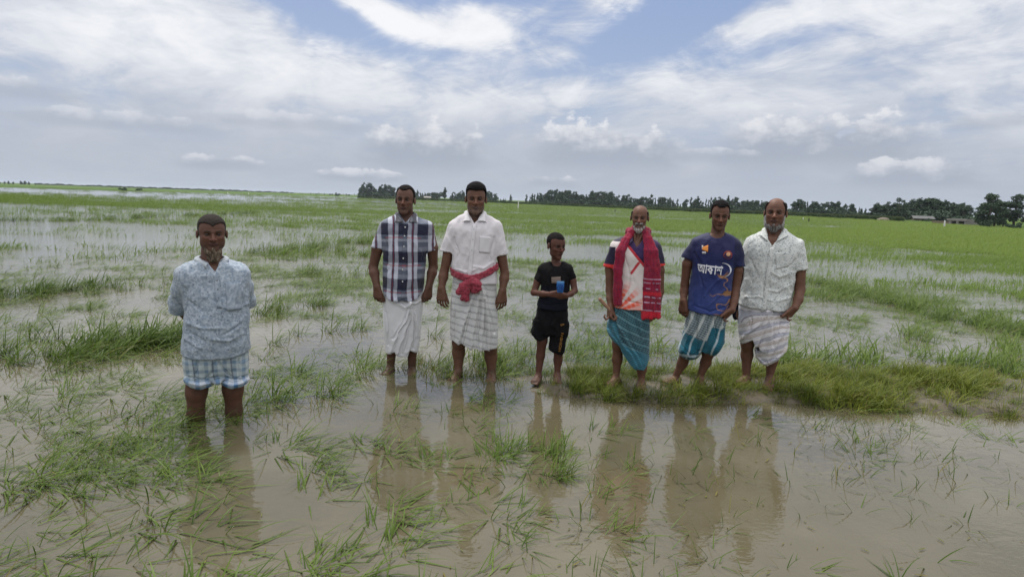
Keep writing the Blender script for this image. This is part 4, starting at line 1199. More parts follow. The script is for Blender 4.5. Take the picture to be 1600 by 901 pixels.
def hair_obj(H, parent, col, hairline=.285, temple=.10, thick=.028, back=-.26, bald=0.0, grey=None, h=.004, name='hair', topthick=0.0, sidefront=-.10, seed=0, peak=0.0):
    C, S = H['C'], H['S']
    F = Field(C - .62 * S, C + .64 * S, h)
    X, Y, Z = F.grid(); x, y, z = H['to_h'](X, Y, Z)
    d0 = H['skull'](x, y, z)
    nz_ = f32(np.sin(x * 70 + 3 * np.sin(y * 31)) * np.sin(z * 60 + y * 50 + 2 * np.sin(x * 37))) * min(.004, thick * .15)
    t = thick * (.55 + .45 * np.clip((z - .1) / .2, 0, 1)) + topthick * np.clip((z - .2) / .25, 0, 1)
    d = d0 - t + nz_
    ax_ = np.abs(x)
    # hairline: region outside -> positive
    front = hairline - .9 * np.clip(ax_ / H['W'] - .17, 0, 1) * 0 + temple * np.exp(-((ax_ / H['W'] - .19) / .07) ** 2) - peak * np.exp(-(x / .06) ** 2)
    side = np.where(y < sidefront, 1.0, 0.0)
    yy = np.clip((y - sidefront) / .10, 0, 1)
    line = front * (1 - yy) + (-.02) * yy                      # falls to ear height behind the temple
    yb = np.clip((y - .06) / .10, 0, 1); line = line * (1 - yb) + back * yb
    reg = line + nz_ * 4 - z
    # sideburn strip
    sb = np.maximum(np.maximum(np.abs(y + .045) - .045, -(z + .07)), z - .3)
    reg = smin(reg, sb, .02)
    ear_ = sd_ell((.37 * H['W'], .02, -.02), (.07, .085, .14))[0](ax_, y, z)
    d = smax(d, reg, .025)
    d = np.maximum(d, -ear_)
    if bald > 0:
        top = (z - (.36 - bald * .24)) + np.clip(ax_ - .3, 0, 1) * 0 - np.clip(y - .2, 0, 1) * .25
        d = smax(d, top, .03)
        d = d
    F.D = (d * S).astype(np.float32) * np.ones(F.n, np.float32)
    def cf(V):
        x, y, z = H['to_h'](V[:, 0], V[:, 1], V[:, 2])
        c0 = np.tile(np.asarray(col, float), (len(V), 1))
        if grey is not None:
            g = np.clip(grey(x, y, z), 0, 1)[:, None] * (0.4 + 0.8 * vnoise(np.c_[V[:, 0] * 160, V[:, 1] * 160, V[:, 2] * 60])[:, None])
            c0 = c0 * (1 - g) + np.array((.22, .21, .20)) * g
        return c0
    return field_obj(name, F, parent, HAIR, cf, lambda V: (vnoise(V * np.array([260, 260, 120])) - .5) * .004)
def beard_obj(H, parent, ells, col, h=.0035, name='beard', amp=.007, tip=None, clipf=None):
    C, S = H['C'], H['S']
    F = Field(C - .75 * S, C + .3 * S, h)
    for c, r in ells:
        F.add(sd_ell(H['h2p'](c), np.asarray(r) * S, H['R'].T), .012)
    if clipf is not None:
        X, Y, Z = F.grid(); x, y, z = H['to_h'](X, Y, Z); F.D = np.maximum(F.D, (clipf(x, y, z) * S).astype(np.float32))
    def cf(V):
        c = np.tile(np.asarray(col, float), (len(V), 1))
        n_ = vnoise(np.c_[V[:, 0] * 150, V[:, 1] * 150, V[:, 2] * 40])[:, None]
        if tip is not None: c = c * (1 - n_) + np.asarray(tip) * n_
        return c * (.6 + .8 * n_)
    return field_obj(name, F, parent, HAIR, cf, lambda V: (vnoise(V * np.array([170, 170, 60])) - .5) * amp * 2)

# ---- garments
def folds(amp=.004, scl=(9, 9, 9), skew=0.6, seed=0, fine=.0015):
    def fn(V):
        P = V.copy().astype(float)
        a = np.c_[P[:, 0] * scl[0] + P[:, 2] * skew * scl[0], P[:, 1] * scl[1], P[:, 2] * scl[2] - P[:, 0] * skew * scl[2]]
        b = np.c_[P[:, 0] * scl[0] * 1.3 - P[:, 2] * skew * scl[0], P[:, 1] * scl[1], P[:, 2] * scl[2] * 1.2 + P[:, 0] * skew * scl[2]] + 31
        r1 = 1 - np.abs(fbm(a, 2, seed) - .5) * 5; r2 = 1 - np.abs(fbm(b, 2, seed + 7) - .5) * 5
        return amp * (np.clip(r1, -1, 1) * .6 + np.clip(r2, -1, 1) * .6) + fine * (fbm(P * 45, 2, seed) - .5) * 2
    return fn
class Garment:
    """outer skin with open hems: raw field hollowed, cut field for hems and cuffs"""
    def __init__(s, lo, hi, h=.005, t=.010, top=0):
        s.top = top; s.A = Field(lo, hi, h); s.B = Field(lo, hi, h); s.t = t; s.lines = []; s.ls = 1.0; s.side = 1
    def add(s, prim, k=.02, cut=None):
        s.A.add(prim, k, cut); s.B.add(prim, k)
    def carve(s, prim, k=.01): s.A.sub_prim(prim, k)
    def cut(s, fn, k=0.0): s.A.cut(fn, k)
    def build(s, name, parent, mat, col=None, disp=None, label=None):
        zz = s.A.ax[2]; tz = s.t + .05 * np.clip((zz - (zz[-1] - .30)) / .08, 0, 1) * s.top
        s.A.D = np.maximum(s.A.D, -(s.B.D + f32(tz)[None, None, :]))
        s.B = None
        def dd(V):
            d = disp(V) if disp is not None else np.zeros(len(V))
            fr = np.clip((-.01 - V[:, 1]) / .05, 0, 1)
            X2 = V[:, [0, 2]] + (np.c_[fbm(V * 14, 2, 3), fbm(V * 14, 2, 9)] - .5) * .02
            for A, amp, wd in s.lines:
                best = np.full(len(V), 9.0); tt = np.zeros(len(V)); n = len(A) - 1; sg = np.zeros(len(V))
                for i in range(n):
                    p, q = A[i], A[i + 1]; e = q - p; t = np.clip(((X2 - p) @ e) / (e @ e + 1e-9), 0, 1)
                    r_ = np.linalg.norm(X2 - p - t[:, None] * e, axis=1); m = r_ < best
                    best = np.where(m, r_, best); tt = np.where(m, (i + t) / n, tt); sg = np.where(m, np.sign(e[0] * (X2[:, 1] - p[1]) - e[1] * (X2[:, 0] - p[0])), sg)
                if s.ls > 1 and amp > 0:      # overlapping cloth: sharp lip on one side, long slope on the other
                    w_ = np.where(sg * s.side > 0, wd * .28, wd * 1.9)
                else: w_ = wd
                d = d + s.ls * amp * np.exp(-(best / w_) ** 2) * (.6 + .4 * np.sin(np.pi * np.clip(tt, .1, .9))) * fr
            return d
        o = field_obj(name, s.A, parent, mat, col, dd, label)
        s.A = None
        s.o = o; me = o.data
        return o
def plane_cut(p, n):
    p = f32(p); n = f32(norm(n))
    return lambda X, Y, Z: (X - p[0]) * n[0] + (Y - p[1]) * n[1] + (Z - p[2]) * n[2]
def notch(P, cl, cr, bot, y_lt=0.0):
    """V opening from two upper corners to a bottom point (photo pixels)"""
    A, B, C_ = P.L(*cl), P.L(*cr), P.L(*bot)
    def fn(X, Y, Z):
        t = (Z - C_[2]) / max(1e-4, (A[2] + B[2]) / 2 - C_[2])
        xl = C_[0] + (A[0] - C_[0]) * t; xr = C_[0] + (B[0] - C_[0]) * t
        return np.minimum(np.minimum(X - xl, xr - X), y_lt - Y) + 0 * Z
    return fn
def bvh_of(o):
    me = o.data
    V = np.empty(len(me.vertices) * 3, np.float32); me.vertices.foreach_get('co', V)
    return BVHTree.FromPolygons([tuple(v) for v in V.reshape(-1, 3)], [tuple(p.vertices) for p in me.polygons])
def front_of(bv, x, z, P=None):
    h = bv.ray_cast(Vector((x, -1.0, z)), Vector((0, 1, 0)))
    return h[0][1] if h[0] is not None else None
def patch_obj(P, name, bv, corners, parent, mat, col, nu=10, nv=10, off=.004, thick=.003, label=None, curve=None, colf=None):
    """quad patch given by 4 photo-pixel corners, laid on a garment surface"""
    c = [P.L(*q) for q in corners]
    V = []; last = None
    for j in range(nv + 1):
        for i in range(nu + 1):
            u, v = i / nu, j / nv
            if curve: u, v = curve(u, v)
            p = (c[0] * (1 - u) + c[1] * u) * (1 - v) + (c[3] * (1 - u) + c[2] * u) * v
            y = front_of(bv, p[0], p[2])
            if y is None: y = last if last is not None else 0.0
            if last is not None and abs(y - last) > .05: y = last + .01 * np.sign(y - last)
            last = y
            V.append((p[0], y - off, p[2]))
    V = np.array(V); n = len(V)
    Y = V[:, 1].reshape(nv + 1, nu + 1).copy()
    for _ in range(2):
        Yp = np.pad(Y, 1, mode='edge'); Y = np.minimum(Y, (Yp[:-2, 1:-1] + Yp[2:, 1:-1] + Yp[1:-1, :-2] + Yp[1:-1, 2:]) / 4)
    V[:, 1] = Y.ravel()
    V2 = V.copy(); V2[:, 1] += thick
    idx = np.arange(n).reshape(nv + 1, nu + 1)
    q = np.stack([idx[:-1, :-1], idx[:-1, 1:], idx[1:, 1:], idx[1:, :-1]], -1).reshape(-1, 4)
    F = [q[:, ::-1], q + n]
    rim = np.concatenate([idx[0, :], idx[1:, -1], idx[-1, -2::-1], idx[-2:0:-1, 0]])
    r2 = np.roll(rim, -1); F.append(np.stack([rim, r2, r2 + n, rim + n], 1))
    me = mesh_np(name, np.concatenate([V, V2]), np.concatenate(F))
    VV = np.concatenate([V, V2])
    color_attr(me, colf(VV) if colf else np.tile(np.asarray(col, float), (2 * n, 1)))
    return obj(name, me, mat, parent, label=label)
def drape_text(P, txt, bv, center, height_px, parent, col, name='printed_lettering', rot=0.0, xs=1.0, off=.0045, extr=.001, shear=0.0, maxw=None):
    cu = bpy.data.curves.new(name, 'FONT'); cu.body = txt; cu.size = 1.0; cu.align_x = 'CENTER'; cu.align_y = 'CENTER'; cu.resolution_u = 4; cu.offset = 0.022
    o = bpy.data.objects.new(name, cu); COL.objects.link(o)
    dg = bpy.context.evaluated_depsgraph_get(); me = bpy.data.meshes.new_from_object(o.evaluated_get(dg))
    bpy.data.objects.remove(o)
    bm = bmesh.new(); bm.from_mesh(me)
    bmesh.ops.triangulate(bm, faces=bm.faces)
    for _ in range(2):
        es = [e for e in bm.edges if e.calc_length() > .12]
        if es: bmesh.ops.subdivide_edges(bm, edges=es, cuts=1); bmesh.ops.triangulate(bm, faces=[f for f in bm.faces if len(f.verts) > 3])
    xs_ = [v.co.x for v in bm.verts]; ys_ = [v.co.y for v in bm.verts]
    if not xs_: bm.free(); return None
    h_ = max(ys_) - min(ys_); mx, my = (max(xs_) + min(xs_)) / 2, (max(ys_) + min(ys_)) / 2
    c = P.L(*center); s = height_px * P.m / h_; last = None
    cr, sr = math.cos(rot), math.sin(rot)
    if maxw: xs = maxw * P.m / s / (max(xs_) - min(xs_))
    for v in bm.verts:
        a, b = (v.co.x - mx) * s * xs, (v.co.y - my) * s
        a += b * shear
        x, z = c[0] + a * cr - b * sr, c[2] + a * sr + b * cr
        y = front_of(bv, x, z)
        if y is None or (last is not None and abs(y - last) > .06): y = last if last is not None else 0
        last = y; v.co = (x, y - off, z)
    bm.to_mesh(me); bm.free()
    me.materials.clear()
    C = np.tile(np.asarray(col, float), (len(me.vertices), 1)); color_attr(me, C)
    return obj(name, me, PRINT, parent)
def shirt_collar(P, parent, mat, col, neck, rn, zt, tipL, tipR, open_, bv, name='collar', drop=.035, dep=1.05, colf=None):
    """fold-down collar round the neck; neck centre (x,y), tips and opening in photo px"""
    V = []; nu, nv = 44, 5
    oL, oR = open_
    for i in range(nu + 1):
        u = i / nu; th = math.radians(-90 - 28) - u * math.radians(360 - 56)
        # from viewer-left front round the back to viewer-right front
        top = np.array([neck[0] + rn * math.cos(th), neck[1] + rn * dep * math.sin(th), zt + .018 * math.sin(th) * 0 + .012 * (1 + math.sin(th))])
        fr = max(0, 1 - min(u, 1 - u) / .16)
        o = P.L(*(oL if u < .5 else oR)); tip = P.L(*(tipL if u < .5 else tipR))
        yo = front_of(bv, o[0], o[2]); yt = front_of(bv, tip[0], tip[2])
        o = np.array([o[0], (yo if yo is not None else -.1) - .012, o[2]]); tip = np.array([tip[0], (yt if yt is not None else -.1) - .008, tip[2]])
        s_ = fr * fr * (3 - 2 * fr)
        tp = top * (1 - s_) + o * s_
        bt = np.array([neck[0] + (rn + .028) * math.cos(th), neck[1] + (rn * dep + .028) * math.sin(th), top[2] - drop])
        bt = bt * (1 - s_) + tip * s_
        for j in range(nv + 1):
            v = j / nv; p = tp * (1 - v) + bt * v
            out = np.array([math.cos(th), math.sin(th), .6]); p = p + out * .012 * math.sin(math.pi * v)
            V.append(p)
    V = np.array(V); n = len(V); idx = np.arange(n).reshape(nu + 1, nv + 1)
    q = np.stack([idx[:-1, :-1], idx[:-1, 1:], idx[1:, 1:], idx[1:, :-1]], -1).reshape(-1, 4)
    me = mesh_np(name, V, q)
    color_attr(me, colf(V) if colf else np.tile(np.asarray(col, float), (n, 1)))
    o = obj(name, me, mat, parent)
    md = o.modifiers.new('thick', 'SOLIDIFY'); md.thickness = .004; md.offset = 0
    return o
def button(P, parent, bv, at, r=.0055, col=(.75, .75, .72)):
    p = P.L(*at); y = front_of(bv, p[0], p[2])
    if y is None: return
    bm = bmesh.new(); bmesh.ops.create_cone(bm, cap_ends=True, segments=12, radius1=r, radius2=r * .85, depth=.004)
    bmesh.ops.rotate(bm, verts=bm.verts, matrix=Matrix.Rotation(math.radians(90), 3, 'X'))
    for v in bm.verts: v.co += Vector((p[0], y - .006, p[2]))
    me = bpy.data.meshes.new('button'); bm.to_mesh(me); bm.free()
    color_attr(me, np.tile(np.array(col), (len(me.vertices), 1)))
    obj('button', me, PRINT, parent)
def col_const(c): return lambda V: np.tile(np.asarray(c, float), (len(V), 1))
def lerp(a, b, t): return np.asarray(a) * (1 - t[:, None]) + np.asarray(b) * t[:, None]
def stripe(v, c, w, soft=.0025): return np.clip((w / 2 - np.abs(v - c)) / soft + .5, 0, 1)
def hemcut(P, pts, dy=-.1):
    A = np.array([P.L(a, b_, dy) for a, b_ in pts]); o = np.argsort(A[:, 0]); A = A[o]
    return lambda X, Y, Z: f32(np.interp(X, A[:, 0], A[:, 2])).reshape(np.shape(X)) - Z
def topcut(P, py, px):
    z = P.L(px, py)[2]; return lambda X, Y, Z: Z - z
def bounds(P, pts, pad=(.10, .22, .06), ylo=-.30, yhi=.30):
    A = np.array([P.L(*q) for q in pts])
    return (A[:, 0].min() - pad[0], ylo, A[:, 2].min() - pad[2]), (A[:, 0].max() + pad[0], yhi, A[:, 2].max() + pad[2])
def ridge(P, G, pts, r, dy, k=.02, amp=.65):
    G.lines.append((np.array([P.L(a, b_, -.13)[[0, 2]] for a, b_ in pts]), r * amp, r * .85))
def valley(P, G, pts, r, dy, k=.015):
    G.lines.append((np.array([P.L(a, b_, -.13)[[0, 2]] for a, b_ in pts]), -r * .9, r * .85))
def head_at(P, top, chin, cx, dy=0.0, shrink=.0, **k):
    a, b_ = P.L(cx[0], top, dy), P.L(cx[1], chin, dy)
    S = (a[2] - b_[2]) - shrink
    return head_parts((a + b_) / 2 - np.array([0, 0, shrink / 2]), S, **k)
def surf_y(rows_prof, z):
    R = np.array(sorted(rows_prof)); return np.interp(z, R[:, 0], R[:, 4])

# =====================================================================================  man 3
def white_shirt_man():
    P = Person(742, 588, 'man in a white short sleeved shirt with red cloth sash and striped white wrap', 0)
    H = head_at(P, 284.8, 336, (744.5, 743), shrink=.012, wide=.93, jaw=1.08, nose=1.0, yaw=.0, pitch=.02)
    skin = (.165, .080, .050)
    F = Field(*bounds(P, [(682, 280), (798, 596)], pad=(.0, 0, .02), ylo=-.22, yhi=.16), .0042)
    F.add(H['prim'], .02)
    torso = P.prof([(338, 731, 755, .05, .02), (345, 716, 770, .075, .02), (360, 708, 776, .095), (385, 709, 774, .11), (416, 707, 774, .12), (450, 709, 772, .12), (480, 708, 774, .12)], -.024)
    F.add(sd_loft(torso), .03)
    F.add(sd_cap(P.L(743, 318, .055), P.L(742, 350, .035), .054, .060), .012)
    for a, e, w_, sh in (((709, 356), (694, 424), (690, 450), 1), ((775, 356), (789, 427), (785, 454), -1)):
        chain(F, [(P.L(*a, .02), .044), (P.L((a[0] + e[0]) / 2, (a[1] + e[1]) / 2, .0), .047), (P.L(*e, .0), .036), (P.L(e[0] * .7 + w_[0] * .3, e[1] * .7 + w_[1] * .3, -.01), .041), (P.L(*w_, -.05), .027)])
        add_hand(F, P.L(*w_, -.05), (-.02 * sh, -.10, -1), (sh * .5, 1, -.1), np.array([sh * 1.0, -.5, 0]), 1.12, (18, 30, 25), spread=1.2, thumb=(24, 12))
    for hip, kn, an, toe in (((724, 478), (717, 534), (716, 574), (-.35, -1)), ((760, 478), (766, 542), (768, 579), (-.02, -1))):
        chain(F, [(P.L(*hip, .0), .08), (P.L(*kn, -.01), .056), (P.L((kn[0] + an[0]) / 2, kn[1] * .6 + an[1] * .4, .015), .052), (P.L(*an, .0), .037)], .03)
        add_foot(F, P.L(an[0], an[1] + 6, .0), toe, 1.0, -.03)
    stub = lambda x, y, z: jaw_mask(x, y, z, -.20) * .38 + np.clip(1 - np.hypot(x / .12, (z + .185) / .035), 0, 1) * .4
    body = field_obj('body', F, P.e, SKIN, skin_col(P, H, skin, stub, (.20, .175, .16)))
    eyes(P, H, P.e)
    hair_obj(H, P.e, (.010, .009, .010), hairline=.30, temple=.02, thick=.038, topthick=.045, seed=3)
    # striped wrap
    G = Garment(*bounds(P, [(700, 425), (780, 548)], ylo=-.25, yhi=.22), h=.005, t=.009)
    wrap = P.prof([(428, 709, 775, .125), (452, 706, 776, .135), (475, 704, 777, .145), (510, 703, 778, .15), (548, 702, 778, .15)])
    G.add(sd_loft(wrap, 2.3), .02)
    for pts in (((746, 446), (735, 480), (722, 520), (716, 545)), ((750, 446), (745, 490), (737, 545)), ((752, 446), (756, 490), (752, 546)), ((756, 450), (768, 490), (775, 545)), ((752, 448), (764, 500), (765, 545))):
        ridge(P, G, pts, .020, [-.125, -.138, -.143, -.145][:len(pts)] if len(pts) == 4 else [-.125, -.138, -.146], .03)
    for pts in (((741, 462), (730, 500), (721, 545)), ((750, 470), (745, 545)), ((755, 470), (760, 545)), ((709, 450), (707, 540)), ((760, 460), (771, 520))):
        valley(P, G, pts, .012, -.165, .02)
    G.cut(hemcut(P, [(700, 532), (704, 533), (720, 536), (735, 542), (752, 545), (765, 545), (777, 542), (780, 540)]))
    xc = P.L(742, 500)[0]
    def wc(V):
        x, y, z = V.T; wob = (fbm(V * 6, 2, 4) - .5) * .03
        s = np.where(x < P.L(742, 450)[0] - (P.L(740, 446)[2] - z) * .26, z + .04 * x, z + .28 * (x - xc)) + wob
        ph = (s / .058) % 1
        m = np.maximum(stripe(ph, .3, .11, .03), .8 * stripe(ph, .48, .07, .03))
        base = np.tile((.62, .62, .62), (len(V), 1))
        return base * (1 - m[:, None] * .72) + np.array((.12, .12, .135)) * m[:, None] * .72
    G.ls = 1.7; G.build('wrap', P.e, CLOTH, wc, folds(.0014, (22, 12, 5), .35, 2, .0008))
    # shirt
    G = Garment(*bounds(P, [(685, 325), (797, 450)], ylo=-.24, yhi=.22), h=.005, t=.010, top=1)
    rows = [(333, 729, 757, .06, .02), (338, 718, 768, .075, .02), (345, 711, 774, .088, .015), (357, 706, 778, .105), (380, 707.5, 776, .125), (400, 706, 775.5, .135), (417, 705, 775.5, .142), (428, 708, 775.5, .145), (447, 706, 777.5, .152)]
    sp = P.prof(rows)
    G.add(sd_loft(sp, 2.5), .02)
    cutL = plane_cut(P.L(699, 393), P.L(698, 396) - P.L(707, 350)); cutR = plane_cut(P.L(782, 398), P.L(784, 398) - P.L(776, 350))
    G.add(sd_cap(P.L(712, 356, .02), P.L(697, 402, .0), .064, .064), .035, cutL)
    G.add(sd_cap(P.L(773, 356, .02), P.L(783, 406, .0), .064, .062), .035, cutR)
    for pts in (((709, 372), (716, 396), (712, 412)), ((773, 372), (766, 400), (768, 418))): valley(P, G, pts, .010, -.128, .02)
    for pts in (((712, 420), (728, 425), (745, 420)), ((770, 410), (755, 419), (740, 416)), ((770, 424), (755, 427))): ridge(P, G, pts, .013, -.135, .02)
    G.carve(sd_cap(P.L(742.5, 320, .02), P.L(742.5, 343, .0), .064, .058), .008)
    G.cut(notch(P, (731, 334), (755, 334), (741, 350)))
    G.cut(hemcut(P, [(700, 434), (720, 436), (740, 442), (775, 444), (780, 444)]))
    wcol = (.66, .63, .655)
    sh = G.build('shirt', P.e, WHITEC, col_const(wcol), folds(.0072, (11, 10, 6), .5, 5, .0012))
    bv = bvh_of(sh)
    shirt_collar(P, sh, WHITEC, (.70, .68, .70), P.L(742.5, 336, .02), .066, P.L(742, 332)[2], (722.5, 346), (760.5, 346.5), ((736, 345), (746, 345)), bv)
    patch_obj(P, 'placket', bv, [(738.5, 350), (744.5, 350), (736.5, 430), (730.5, 430)], sh, WHITEC, (.69, .67, .69), 3, 26)
    patch_obj(P, 'pocket', bv, [(750, 367), (767, 369), (765, 394), (748.5, 392)], sh, WHITEC, (.68, .66, .68), 8, 10, label='square chest pocket')
    for yy in (357, 372, 388, 403, 418): button(P, sh, bv, (741.3 - (yy - 350) * .1, yy), col=(.55, .55, .55))
    # sash
    G = Garment(*bounds(P, [(700, 412), (782, 475)], ylo=-.27, yhi=.22), h=.0045, t=.02)
    zc = [(700, 424), (709, 428), (722, 433), (737, 434.5), (752, 430), (765, 425), (775, 419.5), (780, 418)]
    A = np.array([P.L(a, b_, -.14) for a, b_ in zc])
    ring = sd_loft([(z, x, y, a, b_) for z, x, y, a, b_ in P.prof([(405, 705, 776, .145), (430, 706, 777, .15), (455, 704, 778, .155)], .010)], 2.4)
    def bandcut(X, Y, Z):
        zz = f32(np.interp(X, A[:, 0], A[:, 2])).reshape(np.shape(X)); return np.abs(Z - zz) - .024
    G.add(ring, .0, bandcut)
    G.add(sd_ell(P.L(735, 439, -.165), (.045, .035, .032)), .02)
    G.add(sd_ell(P.L(731, 432, -.165), (.03, .03, .018)), .01)
    for pts, rr in ((((733, 440), (724, 447), (717, 456)), (.022, .03, .022)), (((734, 442), (727, 455), (724, 467)), (.02, .03, .020)), (((737, 440), (745, 444), (747, 452)), (.022, .034, .026)), (((740, 442), (740, 454)), (.02, .024)), (((733, 440), (728, 450), (729, 468)), (.02, .026, .02))):
        Q = [P.L(a, b_, -.175) for a, b_ in pts]
        for i in range(len(Q) - 1): G.add(sd_cap(Q[i], Q[i + 1], rr[i], rr[i + 1]), .012)
    for pts in (((728, 448), (722, 464)), ((733, 446), (732, 466)), ((738, 445), (739, 462))): valley(P, G, pts, .006, -.21, .008)
    def sc(V):
        x, y, z = V.T
        q = stripe((x / .012) % 1, .5, .3, .2) * .5 + stripe((z / .012) % 1, .5, .3, .2) * .5
        return lerp((.27, .020, .045), (.38, .12, .15), q * .7)
    G.build('sash', P.e, CLOTH, sc, folds(.0080, (30, 20, 22), .3, 9, .002))

# =====================================================================================  man 2
def plaid_shirt_man():
    P = Person(627, 579, 'man in a navy and white plaid shirt and plain white wrap', 0)
    H = head_at(P, 288.7, 336.5, (635, 632), shrink=.006, wide=.90, jaw=1.02, nose=.95, yaw=-.20, pitch=-.03)
    F = Field(*bounds(P, [(572, 283), (690, 590)], pad=(.0, 0, .02), ylo=-.22, yhi=.16), .0042)
    F.add(H['prim'], .02)
    rows = [(335, 622, 647, .06, .02), (340, 612, 657, .072, .02), (346, 602, 667, .085, .015), (357, 598, 670, .10), (380, 599, 668, .118), (416, 600, 663, .128), (446, 599.5, 661.5, .142), (472, 598, 662, .150)]
    F.add(sd_loft(P.prof(rows, -.024)), .03)
    F.add(sd_cap(P.L(635, 318, .055), P.L(634, 352, .03), .056, .062), .012)
    for a, e, w_, sh in (((601, 358), (583, 417), (589, 448), 1), ((670, 358), (677, 417), (670, 448), -1)):
        chain(F, [(P.L(*a, .02), .044), (P.L((a[0] + e[0]) / 2 - 2 * sh, (a[1] + e[1]) / 2, .0), .049), (P.L(*e, .02), .039), (P.L(e[0] * .7 + w_[0] * .3, e[1] * .7 + w_[1] * .3, -.01), .042), (P.L(*w_, -.06), .028)])
        add_hand(F, P.L(*w_, -.06), (.08 * sh, -.12, -1), (sh * .5, 1, -.1), np.array([sh, -.5, 0]), 1.05, (30, 45, 35), spread=.5, thumb=(20, 15))
    for hip, kn, an, toe in (((616, 478), (612, 545), (610.5, 570), (-.5, -1)), ((645, 478), (644, 545), (643.5, 574), (.0, -1))):
        chain(F, [(P.L(*hip, .0), .075), (P.L(*kn, .0), .045), (P.L(*an, .01), .034)], .03)
        add_foot(F, P.L(an[0], an[1] + 5, .0), toe, .95, -.035)
    stub = lambda x, y, z: jaw_mask(x, y, z, -.20) * .22
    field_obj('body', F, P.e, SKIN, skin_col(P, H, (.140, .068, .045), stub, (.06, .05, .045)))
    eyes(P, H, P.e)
    hair_obj(H, P.e, (.018, .014, .013), hairline=.335, temple=.05, thick=.026, topthick=.012, seed=1)
    G = Garment(*bounds(P, [(595, 440), (666, 562)], ylo=-.23, yhi=.22), h=.005, t=.009)
    G.add(sd_loft(P.prof([(440, 600, 661, .125), (475, 599, 661, .132), (500, 598.5, 659, .135), (530, 601, 656, .130), (560, 604, 652.5, .115)]), 2.3), .02)
    for pts, r in ((((641, 474), (636, 498), (622, 520), (612, 552)), .016), (((643, 474), (641, 500), (630, 528), (622, 552)), .015), (((644, 474), (651, 500), (655, 530), (650, 552)), .016), (((640, 474), (646, 500), (645, 530), (639, 550)), .014), (((616, 470), (632, 480), (641, 473)), .012), (((660, 470), (650, 476), (642, 474)), .012)):
        ridge(P, G, pts, r, [-.125, -.132, -.128, -.112][:len(pts)], .03)
    for pts in (((638, 482), (628, 507), (614, 530)), ((646, 482), (648, 520), (646, 545)), ((640, 492), (636, 525), (630, 552)), ((603, 490), (606, 540))): valley(P, G, pts, .010, -.152, .02)
    G.cut(hemcut(P, [(600, 552), (606, 555), (617, 549), (621, 556), (637, 557), (640, 547), (652, 551), (656, 549)]))
    G.ls = 1.7; G.build('wrap', P.e, WHITEC, col_const((.66, .66, .68)), folds(.0014, (20, 12, 6), .4, 12, .0008))
    G = Garment(*bounds(P, [(580, 328), (684, 474)], ylo=-.24, yhi=.22), h=.0048, t=.010, top=1)
    G.add(sd_loft(P.prof(rows, .004), 2.5), .02)
    cutL = plane_cut(P.L(591, 387), P.L(589, 400) - P.L(596, 362)); cutR = plane_cut(P.L(673, 391), P.L(675, 400) - P.L(668, 362))
    G.add(sd_cap(P.L(604, 357, .02), P.L(588, 396, .0), .062, .060), .035, cutL)
    G.add(sd_cap(P.L(667, 357, .02), P.L(674, 400, .0), .062, .058), .035, cutR)
    for pts in (((602, 372), (606, 400)), ((664, 372), (660, 405)), ((615, 440), (617, 465)), ((645, 440), (642, 466))): valley(P, G, pts, .009, -.130, .02)
    G.carve(sd_cap(P.L(634.5, 322, .02), P.L(634.5, 345, .0), .064, .056), .008)
    G.cut(notch(P, (624, 336), (645, 336), (633.5, 349)))
    G.cut(hemcut(P, [(597, 455), (600, 458), (608, 467), (620, 470), (628, 467), (640, 470), (652, 465), (660, 455), (664, 453)]))
    X = lambda a, y=400: P.L(a, y)[0]
    Zp = lambda y, a=630: P.L(a, y)[2]
    def wc(V):
        x, y, z = V.T; ph = np.zeros(len(V))
        x = x + (fbm(V * 7, 2, 6) - .5) * .02; z = z + (fbm(V * 6, 2, 8) - .5) * .02
        x = x + .03 * np.clip(np.abs(x) - .17, 0, 1)
        navy = np.array((.016, .018, .040)); slate = np.array((.10, .118, .165)); pale = np.array((.50, .52, .60)); red = np.array((.42, .04, .06))
        # horizontal weft: navy / slate bands
        pz = ((Zp(391) - z) / (Zp(391) - Zp(432))) % 1      # 0 at the top of a navy band
        hz_navy = (stripe(pz, .20, .40, .02))
        C = lerp(slate, navy, hz_navy)
        hp = np.maximum(stripe(pz, .60, .10, .02), .55 * stripe(pz, .90, .14, .02))
        C = lerp(C, C * .4 + pale * .6, hp * .7)
        # vertical warp: pairs of pale bands with a dark red line between
        for c in (X(614.5), X(644.5), X(589), X(676)):
            v1 = stripe(x, c - .026, .034, .003); v2 = stripe(x, c + .026, .030, .003)
            C = lerp(C, pale * 1.1, np.maximum(v1, v2) * np.where(hz_navy > .5, .42, .92))
            C = lerp(C, navy * 1.2, stripe(x, c, .015, .003) * .8)
            C = lerp(C, red, stripe(x, c, .005, .002) * .4)
        rp = stripe(pz, .50, .03, .012); C = lerp(C, red, rp * .6 * (np.abs(x - X(630)) < .15))
        sl = (np.abs(x - X(631.5)) > .205)
        return np.where(sl[:, None], C * .9, C)
    sh = G.build('shirt', P.e, CLOTH, wc, folds(.0072, (11, 10, 6), .5, 15, .0012))
    bv = bvh_of(sh)
    shirt_collar(P, sh, CLOTH, (.12, .12, .15), P.L(634.5, 337, .02), .066, P.L(634, 334)[2], (616, 347), (653, 348), ((630, 347), (638, 347)), bv,
                 colf=lambda V: lerp((.09, .09, .11), (.22, .22, .25), stripe((V[:, 0] / .05) % 1, .5, .3, .1)))
    patch_obj(P, 'placket', bv, [(630, 351), (636, 351), (633, 462), (627, 462)], sh, CLOTH, (.1, .1, .1), 4, 40, colf=wc)
    for yy, xx in ((354, 633), (367, 632), (383, 631), (401, 630), (418, 629), (436, 629)): button(P, sh, bv, (xx, yy), .006)

